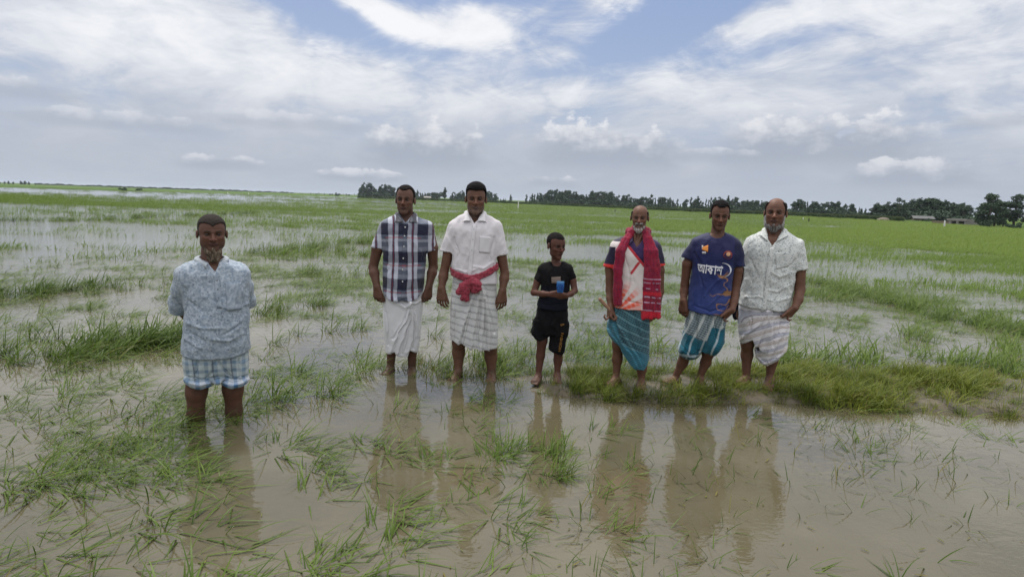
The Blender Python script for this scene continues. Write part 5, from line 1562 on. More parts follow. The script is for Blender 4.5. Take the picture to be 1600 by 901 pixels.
# =====================================================================================  man 1
def kurta_man():
    P = Person(333, 652, 'stocky man in a pale blue printed kurta standing deeper in the water than the others', 0, z0=0)
    H = head_at(P, 333.5, 394, (331.5, 331), shrink=.012, wide=1.03, jaw=1.12, nose=1.2, yaw=.05, pitch=.03)
    rows = [(405, 316, 346, .06, .02), (410, 298, 365, .085, .02), (418, 283, 381, .10, .015), (440, 282, 388, .12), (470, 288, 387, .145), (500, 289, 387, .165), (530, 287, 387, .165), (562, 284, 389, .155)]
    F = Field(*bounds(P, [(255, 328), (405, 712)], pad=(.0, 0, .0), ylo=-.26, yhi=.30), .0044)
    F.add(H['prim'], .02)
    F.add(sd_loft(P.prof(rows, -.026)), .03)
    F.add(sd_cap(P.L(331, 375, .055), P.L(330, 420, .03), .062, .068), .012)
    F.add(sd_ell(P.L(330, 430, -.04), (.06, .045, .05)), .03)
    for a, e, w_, sh in (((286, 428), (277, 478), (315, 512), 1), ((378, 428), (386, 470), (345, 505), -1)):
        chain(F, [(P.L(*a, .02), .044), (P.L((a[0] + e[0]) / 2, (a[1] + e[1]) / 2, .05), .05), (P.L(*e, .10), .04), (P.L((e[0] + w_[0]) / 2, (e[1] + w_[1]) / 2, .18), .038), (P.L(*w_, .22), .028)])
        add_hand(F, P.L(*w_, .22), (sh * .9, .1, -.35), (0, 1, 0), np.array([0, 0, 1.0]), .95, (20, 25, 20))
    for hip, kn, an, toe in (((312, 570), (307, 612), (305, 700), (-.3, -1)), ((364, 570), (364, 608), (367, 692), (.3, -1))):
        chain(F, [(P.L(*hip, .0), .09), (P.L(*kn, .0), .064), (P.L((kn[0] * .5 + an[0] * .5), kn[1] * .6 + an[1] * .4, .015), .052), (P.L(*an, .01), .040)], .03)
        add_foot(F, P.L(an[0], an[1], .01), toe, 1.0, P.L(an[0], an[1])[2] - .05)
    stub = lambda x, y, z: jaw_mask(x, y, z, -.22) * .3 + np.clip(1.3 - np.hypot(x / .13, (z + .20) / .035), 0, 1) * .35
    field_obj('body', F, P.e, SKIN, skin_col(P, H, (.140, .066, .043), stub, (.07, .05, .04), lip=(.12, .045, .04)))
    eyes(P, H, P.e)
    hair_obj(H, P.e, (.062, .052, .047), hairline=.29, temple=.03, thick=.026, topthick=.012, peak=.07, grey=lambda x, y, z: .35 * (np.abs(x) > .2) * (z < .25), seed=2)
    beard_obj(H, P.e, [((0, -.25, -.49), (.20, .10, .11)), ((0, -.245, -.60), (.165, .075, .11)), ((-.06, -.24, -.68), (.07, .05, .08)), ((.06, -.24, -.67), (.065, .05, .08)), ((-.14, -.20, -.42), (.08, .07, .08)), ((.14, -.20, -.42), (.08, .07, .08)), ((.0, -.345, -.40), (.05, .03, .07))], (.11, .085, .062), tip=(.34, .27, .20), amp=.0028)
    # folded-up wrap worn as shorts
    G = Garment(*bounds(P, [(278, 540), (395, 612)], ylo=-.26, yhi=.24), h=.005, t=.012)
    G.add(sd_loft(P.prof([(540, 286, 388, .15), (560, 285, 388, .155), (574, 287, 387, .14), (586, 291, 384, .12)]), 2.3), .02)
    G.add(sd_loft(P.prof([(560, 286, 334, .13), (582, 288, 336, .125), (598, 290, 336.5, .118), (612, 291, 335, .11)]), 2.2), .012)
    G.add(sd_loft(P.prof([(560, 341, 388, .13), (582, 343, 388, .125), (598, 344, 386, .115), (612, 345, 384, .11)]), 2.2), .012)
    for pts in (((290, 596), (314, 600), (339, 594)), ((341, 594), (364, 600), (386, 594))): ridge(P, G, pts, .020, [-.09, -.115, -.09], .02)
    for pts in (((338, 560), (331, 580), (322, 590)), ((340, 560), (350, 578), (362, 588)), ((310, 560), (305, 590)), ((372, 562), (376, 590)), ((291, 590), (314, 593), (338, 588)), ((343, 588), (364, 593), (386, 588))): valley(P, G, pts, .008, -.155, .02)
    G.cut(hemcut(P, [(286, 600), (300, 604), (314, 606), (330, 603), (339, 597), (345, 598), (360, 603), (380, 602), (390, 596)]))
    z1 = P.L(310, 588)[2]
    def wc(V):
        x, y, z = V.T; x = x + (fbm(V * 6, 2, 3) - .5) * .03; z2 = z + (fbm(V * 6, 2, 5) - .5) * .03
        low = np.clip((z1 - z2) / .01, 0, 1)
        a = stripe((x / .055) % 1, .5, .42, .06); b_ = stripe((z2 / .055) % 1, .5, .42, .06)
        up = lerp((.48, .54, .56), (.17, .25, .34), (a * .5 + b_ * .5)); up = lerp(up, (.03, .05, .09), stripe((x / .11) % 1, .1, .08, .03) * .7)
        dn = lerp((.55, .60, .66), (.10, .22, .42), (a * .55 + b_ * .5))
        return up * (1 - low[:, None]) + dn * low[:, None]
    G.ls = 1.7; G.build('wrap', P.e, CLOTH, wc, folds(.0030, (16, 12, 12), .5, 22, .0012))
    # kurta
    G = Garment(*bounds(P, [(258, 400), (404, 564)], ylo=-.30, yhi=.30), h=.005, t=.011, top=1)
    G.add(sd_loft(P.prof(rows, .006), 2.5), .02)
    cutL = plane_cut(P.L(278, 491, .08), (-.12, .25, -1)); cutR = plane_cut(P.L(388, 476, .1), (.1, .3, -1))
    for a, e, c_ in (((294, 430), (279, 474), cutL), ((370, 430), (385, 468), cutR)):
        A_, B_, C2 = P.L(*a, .02), P.L((a[0] + e[0]) / 2, (a[1] + e[1]) / 2 + 1, .05), P.L(*e, .09)
        G.add(sd_cap(A_, B_, .066, .064), .05); G.add(sd_cap(B_, C2, .062, .056), .025, c_)
        G.add(sd_cap(C2, C2 + (C2 - B_) * .5, .056, .052), .02, c_)
    for pts in (((288, 452), (292, 478), (289, 495)), ((386, 450), (380, 476), (383, 490)), ((300, 520), (320, 532)), ((375, 505), (350, 520)), ((295, 470), (315, 484))): valley(P, G, pts, .010, -.155, .02)
    for pts in (((345, 479), (365, 482), (386, 476)), ((295, 505), (320, 512), (350, 510)), ((380, 520), (355, 530), (330, 528)), ((292, 532), (315, 542))): ridge(P, G, pts, .012, -.160, .02)
    G.carve(sd_cap(P.L(331, 388, .02), P.L(331, 412, .0), .076, .066), .008)
    G.cut(notch(P, (322, 408), (342, 408), (337, 424)))
    G.cut(hemcut(P, [(280, 556), (286, 557), (300, 559), (330, 558), (360, 556), (388, 548), (394, 546)]))
    def kc(V):
        n_ = fbm(V * 110, 2, 2)
        return lerp((.22, .275, .345), (.42, .475, .54), np.clip(n_ * 2.6 - .8, 0, 1))
    def dots(nt, p, c):
        v = nt.nodes.new('ShaderNodeTexVoronoi'); v.inputs['Scale'].default_value = 50; nt.links.new(p, v.inputs['Vector'])
        d = N(nt, v.outputs['Distance'])
        c = mixc(nt, (1.0 - d.ss(.12, .30)) * (noise(nt, p, 30.0, 2, 0.5).ss(.45, .6)) * .85, c, (.075, .075, .10))
        v2 = nt.nodes.new('ShaderNodeTexVoronoi'); v2.inputs['Scale'].default_value = 75; nt.links.new(p, v2.inputs['Vector'])
        return mixc(nt, (1.0 - N(nt, v2.outputs['Distance']).ss(.2, .45)) * .38, c, (.20, .24, .30))
    KM = cloth_mat('printed_kurta_cotton', dots=dots, dirt=.05)
    sh = G.build('shirt', P.e, KM, kc, folds(.0096, (9, 9, 7), .6, 25, .0015))
    bv = bvh_of(sh)
    # band collar
    shirt_collar(P, sh, KM, (.40, .44, .48), P.L(331, 409, .015), .074, P.L(331, 405)[2], (323, 418), (342, 417), ((325, 410), (340, 410)), bv, drop=.022)
    patch_obj(P, 'placket', bv, [(333, 425), (341, 425), (346, 474), (338, 475)], sh, KM, None, 4, 18, colf=kc, label='button placket with three buttons')
    patch_obj(P, 'pocket', bv, [(351, 438), (375, 437), (377, 478), (354, 479)], sh, KM, None, 8, 12, colf=kc)
    for yy in (434, 447, 460): button(P, sh, bv, (338.5 + (yy - 430) * .08, yy), .005, (.2, .2, .22))

# =====================================================================================  boy
def boy():
    P = Person(856, 595, 'boy in black T-shirt and black shorts holding a small blue packet', 0, z0=.02)
    H = head_at(P, 362.3, 405, (867, 871), shrink=.004, wide=.93, jaw=.86, nose=.75, brow=.7, cheek=.9, yaw=.55, pitch=.10)
    F = Field(*bounds(P, [(826, 357), (906, 603)], pad=(.0, 0, .0), ylo=-.30, yhi=.14), .0040)
    F.add(H['prim'], .015)
    rows = [(409, 858, 881, .045, .02), (413, 850, 888, .055, .02), (418, 844, 892, .062, .01), (430, 845, 890, .075), (455, 846, 888, .082), (470, 842, 886, .098), (492, 838, 887, .108)]
    F.add(sd_loft(P.prof(rows, -.018)), .03)
    F.add(sd_cap(P.L(868, 392, .04), P.L(869, 418, .02), .035, .040), .010)
    L_ = [(P.L(850, 423, .01), .029), (P.L(840, 440, .0), .031), (P.L(834, 457, -.02), .026), (P.L(848, 459, -.10), .026), (P.L(861, 459.5, -.16), .019)]
    R_ = [(P.L(887, 423, .01), .029), (P.L(895, 438, .0), .030), (P.L(898, 454, -.02), .025), (P.L(892, 459, -.09), .024), (P.L(885, 462, -.15), .018)]
    chain(F, L_, .012); chain(F, R_, .012)
    add_hand(F, L_[-1][0], (1, -.25, .05), (.1, .5, -.5), np.array([.1, -.2, 1.0]), .74, (35, 45, 30), thumb=(20, 5))
    add_hand(F, R_[-1][0], (-1, -.25, -.10), (-.1, .5, .5), np.array([-.1, -.5, .9]), .72, (35, 45, 30), thumb=(20, 5))
    for hip, kn, an, toe in (((851, 495), (847, 532), (841.5, 584), (-.25, -1)), ((874, 495), (873, 545), (870.5, 583), (.1, -1))):
        chain(F, [(P.L(*hip, .0), .058), (P.L(*kn, -.01), .043), (P.L(kn[0] * .55 + an[0] * .45, kn[1] * .55 + an[1] * .45, .015), .036), (P.L(*an, .005), .024)], .02)
        add_foot(F, P.L(an[0], an[1] + 4, .0), toe, .80, .015)
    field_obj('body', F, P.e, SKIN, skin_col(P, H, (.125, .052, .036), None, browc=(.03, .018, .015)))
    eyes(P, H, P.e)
    hair_obj(H, P.e, (.016, .013, .013), hairline=.27, temple=.02, thick=.007, topthick=.0, h=.0036, seed=4)
    G = Garment(*bounds(P, [(832, 475), (892, 560)], ylo=-.2, yhi=.18), h=.0045, t=.009)
    G.add(sd_loft(P.prof([(476, 841, 886, .085), (490, 838, 886.5, .095), (505, 835, 887, .098), (520, 833, 886, .09)]), 2.3), .02)
    G.add(sd_loft(P.prof([(500, 834, 861, .08), (520, 831, 859, .078), (537, 832, 857, .072)]), 2.2), .02, hemcut(P, [(829, 521), (836, 530), (844, 533), (858, 528), (862, 526)]))
    G.add(sd_loft(P.prof([(505, 860, 887, .08), (530, 859, 884.5, .075), (556, 857.5, 878.5, .066)]), 2.2), .02, hemcut(P, [(856, 548), (866, 552), (878, 558), (884, 556)]))
    for pts in (((862, 500), (857, 520)), ((842, 500), (846, 520)), ((866, 515), (866, 545)), ((875, 500), (872, 520))): valley(P, G, pts, .008, -.098, .02)
    st = G.build('shorts', P.e, DARKC, col_const((.006, .006, .007)), folds(.0096, (18, 14, 8), .5, 32, .0012))
    bvs = bvh_of(st)
    drape_text(P, 'FASHION', bvs, (876.3, 531), 4.0, st, (.27, .14, .035), rot=math.radians(-96), maxw=30)
    drape_text(P, 'S', bvs, (878.5, 504), 5.5, st, (.25, .13, .04), rot=math.radians(-80))
    G = Garment(*bounds(P, [(832, 406), (902, 486)], ylo=-.2, yhi=.18), h=.0042, t=.008, top=1)
    G.add(sd_loft(P.prof(rows, .004), 2.4), .02)
    G.add(sd_cap(P.L(850, 420, .01), P.L(841, 440, .0), .041, .040), .02, plane_cut(P.L(841.5, 438), (-.45, 0, -1)))
    G.add(sd_cap(P.L(887, 420, .01), P.L(894, 438, .0), .040, .037), .02, plane_cut(P.L(894, 435), (.35, 0, -1)))
    for pts in (((849, 440), (855, 455), (852, 470)), ((886, 440), (880, 455)), ((846, 474), (860, 478), (876, 476))): valley(P, G, pts, .007, -.088, .015)
    G.carve(sd_cap(P.L(869, 398, .02), P.L(869.5, 412, -.005), .046, .046), .006)
    G.cut(hemcut(P, [(836, 479), (850, 483), (870, 485), (888, 484)]))
    sh = G.build('t_shirt', P.e, DARKC, lambda V: lerp((.007, .007, .008), (.009, .010, .018), np.clip((P.L(870, 445)[2] - V[:, 2]) / .02, 0, 1)), folds(.0064, (13, 12, 8), .5, 35, .001))
    bv = bvh_of(sh)
    def pr(V):
        return lerp((.16, .12, .10), (.24, .19, .16), vnoise(V * 90))
    patch_obj(P, 'chest_print', bv, [(861.5, 431), (876, 430), (876, 440), (862, 440.5)], sh, PRINT, None, 6, 5, .003, .001, colf=pr)
    # packet held between the fingertips
    c = P.L(875.5, 448, -.19)
    w_, h_ = 11.0 * P.m, 17.0 * P.m
    V = []; nu, nv = 12, 16
    for s_ in (-1, 1):
        for j in range(nv + 1):
            for i in range(nu + 1):
                u, v = i / nu * 2 - 1, j / nv * 2 - 1
                tap = 1 - .25 * max(0, -v)
                th = .006 * (1 - u ** 4) * (1 - v ** 4) + .0006
                V.append((c[0] + u * w_ / 2 * tap, c[1] + s_ * th, c[2] + v * h_ / 2))
    V = np.array(V); n = (nu + 1) * (nv + 1)
    idx = np.arange(n).reshape(nv + 1, nu + 1); q = np.stack([idx[:-1, :-1], idx[:-1, 1:], idx[1:, 1:], idx[1:, :-1]], -1).reshape(-1, 4)
    me = mesh_np('packet', V - c, np.concatenate([q, q[:, ::-1] + n]))
    x, z = (V[:, 0] - c[0]) / w_, (V[:, 2] - c[2]) / h_
    C = np.tile(np.array((.03, .13, .38)), (len(V), 1))
    C = lerp(C, (.20, .42, .62), np.clip((z - .25) * 4, 0, 1) * .6)
    color_attr(me, C)
    o = obj('packet', me, PRINT, None, label='small glossy blue packet with a ring emblem held in the hands of the boy', cat='packet')
    Mx = Matrix.Translation(Vector(P.base)) @ Matrix.Rotation(-P.az, 4, 'Z') @ Matrix.Translation(Vector(c))
    o.matrix_world = Mx
    # ring emblem
    bm = bmesh.new()
    def ring(r0, r1, cz, k=24):
        a = [bm.verts.new((r0 * math.cos(t), -.0085, cz + r0 * math.sin(t))) for t in [2 * math.pi * i / k for i in range(k)]]
        b_ = [bm.verts.new((r1 * math.cos(t), -.0085, cz + r1 * math.sin(t))) for t in [2 * math.pi * i / k for i in range(k)]]
        for i in range(k): bm.faces.new((a[i], a[(i + 1) % k], b_[(i + 1) % k], b_[i]))
    ring(.0215, .026, -.008); ring(.006, .0105, -.008)
    vs = [bm.verts.new(p) for p in ((.0085, -.0088, -.018), (.0125, -.0088, -.018), (.0125, -.0088, .003), (.0085, -.0088, .003))]; bm.faces.new(vs)
    me = bpy.data.meshes.new('emblem'); bm.to_mesh(me); bm.free(); color_attr(me, np.tile(np.array((.008, .025, .16)), (len(me.vertices), 1)))
    obj('emblem', me, PRINT, o)

# =====================================================================================  man 5
def scarf_man():
    P = Person(985, 603, 'bald old man with white beard and crimson scarf over a white and navy shirt', 0, z0=.035)
    H = head_at(P, 320.8, 360.5, (1000, 999), shrink=.0, wide=.98, jaw=.90, nose=1.05, brow=1.1, cheek=1.25, yaw=-.03, pitch=.04)
    F = Field(*bounds(P, [(930, 316), (1048, 612)], pad=(.0, 0, .0), ylo=-.24, yhi=.16), .0042)
    F.add(H['prim'], .015)
    rows = [(367, 987, 1011, .06, .02), (372, 972, 1018, .07, .02), (378, 961, 1024, .085, .015), (392, 958, 1028, .10), (420, 960, 1028, .108), (450, 960, 1028, .118), (485, 959, 1026, .136)]
    F.add(sd_loft(P.prof(rows, -.022)), .03)
    F.add(sd_cap(P.L(1000, 345, .05), P.L(996, 380, .01), .044, .052), .012)
    F.add(sd_cap(P.L(992, 366, -.03), P.L(992, 384, -.05), .012, .010), .012); F.add(sd_cap(P.L(1003, 366, -.03), P.L(995, 385, -.05), .011, .009), .012)
    aL = [(P.L(964, 390, .01), .040), (P.L(953, 420, .0), .039), (P.L(953, 452, -.01), .034), (P.L(953.5, 466, -.04), .031), (P.L(954, 478, -.07), .025)]
    aR = [(P.L(1024, 390, .01), .040), (P.L(1031, 422, .01), .036), (P.L(1031, 455, .02), .032), (P.L(1027, 475, .0), .029), (P.L(1025, 482, -.01), .024)]
    chain(F, aL); chain(F, aR)
    add_hand(F, aL[-1][0], (-.05, -.25, -1), (1, .2, 0), np.array([.5, -1, .2]), 1.05, (55, 85, 60), thumb=(15, 30))
    add_hand(F, aR[-1][0], (-.25, -.10, -1), (-.5, .8, 0), np.array([-.8, -.6, 0]), .92, (30, 35, 25), thumb=(20, 10))
    for hip, kn, an, toe in (((975, 500), (966, 537), (963, 584), (-.5, -1)), ((1001, 500), (1003, 560), (1002, 590), (.0, -1))):
        chain(F, [(P.L(*hip, .0), .070), (P.L(*kn, -.01), .046), (P.L(kn[0] * .5 + an[0] * .5, kn[1] * .5 + an[1] * .5, .015), .039), (P.L(*an, .005), .028)], .03)
        add_foot(F, P.L(an[0], an[1] + 8, .0), toe, .95, .03)
    stub = lambda x, y, z: jaw_mask(x, y, z, -.20) * .35
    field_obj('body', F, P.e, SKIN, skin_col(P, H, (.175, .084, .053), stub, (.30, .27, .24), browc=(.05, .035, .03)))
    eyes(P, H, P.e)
    hair_obj(H, P.e, (.035, .025, .022), hairline=.5, temple=.02, thick=.034, bald=.42, sidefront=-.21, grey=lambda x, y, z: .5 * (z < .1), seed=6)
    beard_obj(H, P.e, [((0, -.27, -.43), (.17, .09, .085)), ((0, -.26, -.50), (.135, .075, .085)), ((-.17, -.14, -.30), (.07, .10, .12)), ((.17, -.14, -.30), (.07, .10, .12))], (.50, .47, .44), tip=(.80, .78, .75), amp=.004, clipf=lambda x, y, z: z + .285 + 0 * x)
    beard_obj(H, P.e, [((-.07, -.365, -.192), (.075, .035, .026)), ((.07, -.365, -.192), (.075, .035, .026)), ((-.13, -.335, -.23), (.03, .03, .05)), ((.13, -.335, -.23), (.03, .03, .05))], (.28, .24, .22), tip=(.55, .52, .5), amp=.003, name='moustache')
    # lungi
    G = Garment(*bounds(P, [(942, 474), (1020, 585)], ylo=-.24, yhi=.2), h=.0048, t=.009)
    G.add(sd_loft(P.prof([(474, 961, 1018, .108), (490, 955, 1016, .122), (505, 950, 1015, .128), (520, 951, 1015, .128), (540, 958, 1014.5, .122), (560, 968, 1014, .112), (582, 978, 1011, .10)]), 2.3), .02)
    for pts, r, k_ in ((((955, 488), (948, 500), (950, 516), (964, 533)), .022, (-.10, -.10, -.11, -.11)), (((960, 488), (956, 505), (966, 525), (985, 552), (995, 572)), .018, (-.12, -.12, -.125, -.12, -.105)), (((964, 486), (965, 505), (982, 535), (1002, 570)), .014, (-.12, -.128, -.125, -.11)), (((1000, 486), (1004, 520), (1008, 570)), .014, (-.11, -.118, -.10))):
        ridge(P, G, pts, r, k_, .025)
    for pts in (((960, 500), (966, 518), (980, 545)), ((975, 490), (985, 530), (1000, 560)), ((990, 488), (1000, 530)), ((953, 498), (957, 516))): valley(P, G, pts, .009, -.142, .018)
    G.cut(hemcut(P, [(944, 514), (950, 520), (957, 530), (965, 535), (974, 553), (984, 568), (992, 576), (1006, 579), (1011, 573), (1016, 562)]))
    bl = [P.L(*q) for q in ((958, 486), (966, 505), (974, 532), (990, 543), (1016, 553))]
    def wc(V):
        x, y, z = V.T; x = x + (fbm(V * 6, 2, 3) - .5) * .03; z = z + (fbm(V * 6, 2, 5) - .5) * .03
        bz = np.interp(x, [p[0] for p in bl], [p[2] for p in bl])
        low = np.clip((bz - z) / .008, 0, 1)
        s = z + .5 * x
        a = stripe((s / .017) % 1, .5, .35, .12); b_ = stripe(((x - .3 * z) / .02) % 1, .5, .35, .12)
        up = lerp((.012, .030, .042), (.10, .26, .32), np.clip(a * .8 + b_ * .25, 0, 1)); up = lerp(up, (.20, .36, .40), stripe((s / .068) % 1, .5, .12, .04) * .6)
        dn = lerp((.028, .13, .19), (.08, .25, .31), a * .8)
        return up * (1 - low[:, None]) + dn * low[:, None]
    G.ls = 1.7; G.build('wrap', P.e, CLOTH, wc, folds(.0030, (18, 12, 7), .6, 42, .0012))
    # polo shirt
    G = Garment(*bounds(P, [(938, 362), (1044, 500)], ylo=-.24, yhi=.2), h=.0046, t=.009, top=1)
    G.add(sd_loft(P.prof(rows, .004), 2.5), .02)
    G.add(sd_cap(P.L(965, 386, .01), P.L(952, 420, .0), .055, .056), .035, plane_cut(P.L(952, 416.5), (-.12, 0, -1)))
    G.add(sd_cap(P.L(1022, 387, .01), P.L(1031, 420, .01), .055, .052), .035, plane_cut(P.L(1032, 415), (.12, 0, -1)))
    for pts in (((975, 400), (985, 430), (980, 460)), ((995, 400), (990, 440)), ((975, 470), (1000, 474))): valley(P, G, pts, .008, -.116, .02)
    G.carve(sd_cap(P.L(998, 350, .02), P.L(996, 371, -.01), .058, .056), .006)
    G.cut(notch(P, (986, 368), (1010, 368), (994, 387)))
    G.cut(hemcut(P, [(956, 479), (965, 481), (985, 483), (1000, 484), (1030, 484)]))
    def pc(V):
        x, y, z = V.T
        white = np.array((.68, .62, .60)); navy = np.array((.020, .016, .042)); purple = np.array((.035, .018, .08)); red = np.array((.48, .03, .045)); coral = np.array((.72, .10, .05))
        C = np.tile(white, (len(V), 1)) * (.95 + .1 * vnoise(V * 30))[:, None]
        g = lambda a, b_: P.L(a, b_)
        # placket diagonal, purple chest on the viewer's right of it
        p0, p1 = g(981, 382), g(1008, 415)
        dsl = (x - p0[0]) * (p1[2] - p0[2]) - (z - p0[2]) * (p1[0] - p0[0]); L2 = np.hypot(p1[0] - p0[0], p1[2] - p0[2]); dsl = -dsl / L2
        C = lerp(C, purple, np.clip((dsl - .006) / .004, 0, 1) * (z > g(1000, 436)[2]))
        C = lerp(C, red, stripe(dsl, .0, .020, .003)); C = lerp(C, navy, stripe(dsl, .016, .012, .003) * (z < g(1000, 400)[2]))
        # red/orange bars radiating over the belly
        cx, cz = g(962, 478)[0], g(962, 484)[2]
        an = np.degrees(np.arctan2(z - cz, x - cx)); rr = np.hypot(x - cx, z - cz)
        band = np.clip(np.sin(np.radians(an * 17)) * 3 + 1.2, 0, 1)
        inten = np.clip(1.9 - rr / .15, 0, 1)
        chk = .6 + .4 * (np.sin(rr / .006) > -.2)
        C = lerp(C, coral, np.clip(band * inten * 1.3 * chk, 0, 1))
        C = lerp(C, coral, np.clip(1.0 - z * 0 - (z - g(985, 472)[2]) / .03, 0, 1) * .45 * (x < g(1003, 470)[0]))
        # single red dash on the chest
        q0, q1 = g(987, 424), g(998, 409); t = np.clip(((x - q0[0]) * (q1[0] - q0[0]) + (z - q0[2]) * (q1[2] - q0[2])) / ((q1[0] - q0[0]) ** 2 + (q1[2] - q0[2]) ** 2), 0, 1)
        dq = np.hypot(x - q0[0] - t * (q1[0] - q0[0]), z - q0[2] - t * (q1[2] - q0[2])); C = lerp(C, red, np.clip((.012 - dq) / .003, 0, 1))
        # shoulders: navy yoke, then sleeves navy with a red cuff
        sL = x < g(962, 400)[0] + .00; sR = x > g(1026, 400)[0]
        C = lerp(C, navy, (sL | sR) * np.clip((x < g(962, 400)[0] - .0) * 1.0 * (z < g(960, 385)[2] + .0) + sR * 1.0, 0, 1))
        C = lerp(C, navy, ((z > g(965, 377)[2]) & (x < g(975, 377)[0])) * 1.0)
        cuff = (z < g(952, 411.5)[2]) & (sL) | (z < g(1032, 411)[2]) & (x > g(1027, 400)[0])
        C = lerp(C, np.array((.70, .05, .05)), cuff * 1.0 * (z > g(952, 425)[2]))
        return C
    sh = G.build('polo_shirt', P.e, KNIT, pc, folds(.0056, (10, 10, 6), .5, 45, .001))
    bv = bvh_of(sh)
    shirt_collar(P, sh, KNIT, (.030, .018, .06), P.L(998, 368, .02), .058, P.L(998, 366)[2], (984, 383), (1007, 384), ((989, 376), (1001, 378)), bv, drop=.03)
    # scarf
    G = Garment(*bounds(P, [(955, 352), (1040, 502)], ylo=-.26, yhi=.2), h=.0045, t=.03)
    Lp = [(987, 364, -.005), (979, 374, -.06), (970, 392, -.112), (966, 420, -.122), (965.5, 450, -.122), (965, 474, -.118)]
    for off in (-2.6, 2.6):
        Q = [P.L(a + off * (.6 + .5 * min(1, i / 2)), b_, c_) for i, (a, b_, c_) in enumerate(Lp)]
        for i in range(len(Q) - 1): G.add(sd_cap(Q[i], Q[i + 1], .023 - .001 * i, .023 - .001 * i - .001), .004)
    Rp = [(1008, 364, -.005), (1013, 374, -.06), (1017, 392, -.112), (1019, 420, -.122), (1018, 450, -.125), (1016.5, 494, -.120)]
    for off, dl in ((-9, 1.5), (-4.5, 0), (0, 1.2), (5, -.5), (9.5, .8)):
        Q = [P.L(a + off * (.25, .45, .72, .95, 1.1, 1.25)[i], b_ + (dl if i == 5 else 0), c_ + (.004 if abs(off) > 6 else 0)) for i, (a, b_, c_) in enumerate(Rp)]
        for i in range(len(Q) - 1): G.add(sd_cap(Q[i], Q[i + 1], .019, .017 if i < 4 else .019), .003)
    nb = [P.L(987, 364, -.005), P.L(984, 362, .05), P.L(991, 358, .095), P.L(1003, 358, .095), P.L(1011, 362, .05), P.L(1008, 364, -.005)]
    for i in range(5): G.add(sd_cap(nb[i], nb[i + 1], .030, .030), .015)
    G.cut(hemcut(P, [(955, 480), (972, 478), (985, 480), (999, 497), (1010, 499), (1020, 497.5), (1035, 496)]))
    G.cut(lambda X, Y, Z: f32(-.178) - Y + 0 * X + 0 * Z)
    def sc(V):
        x, y, z = V.T
        z2 = z + (fbm(V * 8, 2, 3) - .5) * .012
        c = np.tile(np.array((.27, .011, .038)), (len(V), 1))
        c = lerp(c, (.16, .012, .045), (vnoise(V * np.array([120, 120, 60])) > .55) * .6)
        fade = stripe((z2 / .016) % 1, .5, .18, .1) * (.25 + .75 * (vnoise(V * 60) > .45))
        c = lerp(c, (.50, .08, .14), fade * .10); c = lerp(c, (.15, .01, .03), stripe((x / .011) % 1, .5, .3, .2) * .45)
        for py_, w_ in ((433, .006), (439, .005), (448, .007), (461, .009), (469, .007), (481, .006)):
            zz = P.L(1018, py_)[2]; m = stripe(z2, zz, w_, .003) * (x > P.L(1000, 440)[0]) * (vnoise(V * np.array([70, 70, 10])) > .32)
            c = lerp(c, (.55, .42, .56), m * .85)
        low = (z < P.L(1018, 484)[2] + .01) | ((np.abs(z - P.L(1018, 455)[2]) < .012) & (x > P.L(1000, 440)[0])); c = lerp(c, (.55, .018, .035), low * .8)
        return c
    scf = G.build('scarf', P.e, CLOTH, sc, folds(.0064, (40, 20, 8), .2, 47, .0018))
    # short stick of wood in the raised hand
    a, b_ = P.L(937.5, 467.5, -.11), P.L(953, 484, -.10)
    Fk = Field(np.minimum(a, b_) - .03, np.maximum(a, b_) + .03, .003)
    Fk.add(sd_cap(a, b_, .0150, .0135), 0)
    V, Q = Fk.mesh(); me = mesh_np('stick', V - a, Q); color_attr(me, np.tile(np.array((.30, .17, .11)), (len(V), 1)) * (.8 + .4 * vnoise(V * 120))[:, None])
    o = obj('stick', me, CLOTH, None, label='short pale wooden stick gripped by the old man with the crimson scarf', cat='stick')
    o.matrix_world = Matrix.Translation(Vector(P.base)) @ Matrix.Rotation(-P.az, 4, 'Z') @ Matrix.Translation(Vector(a))

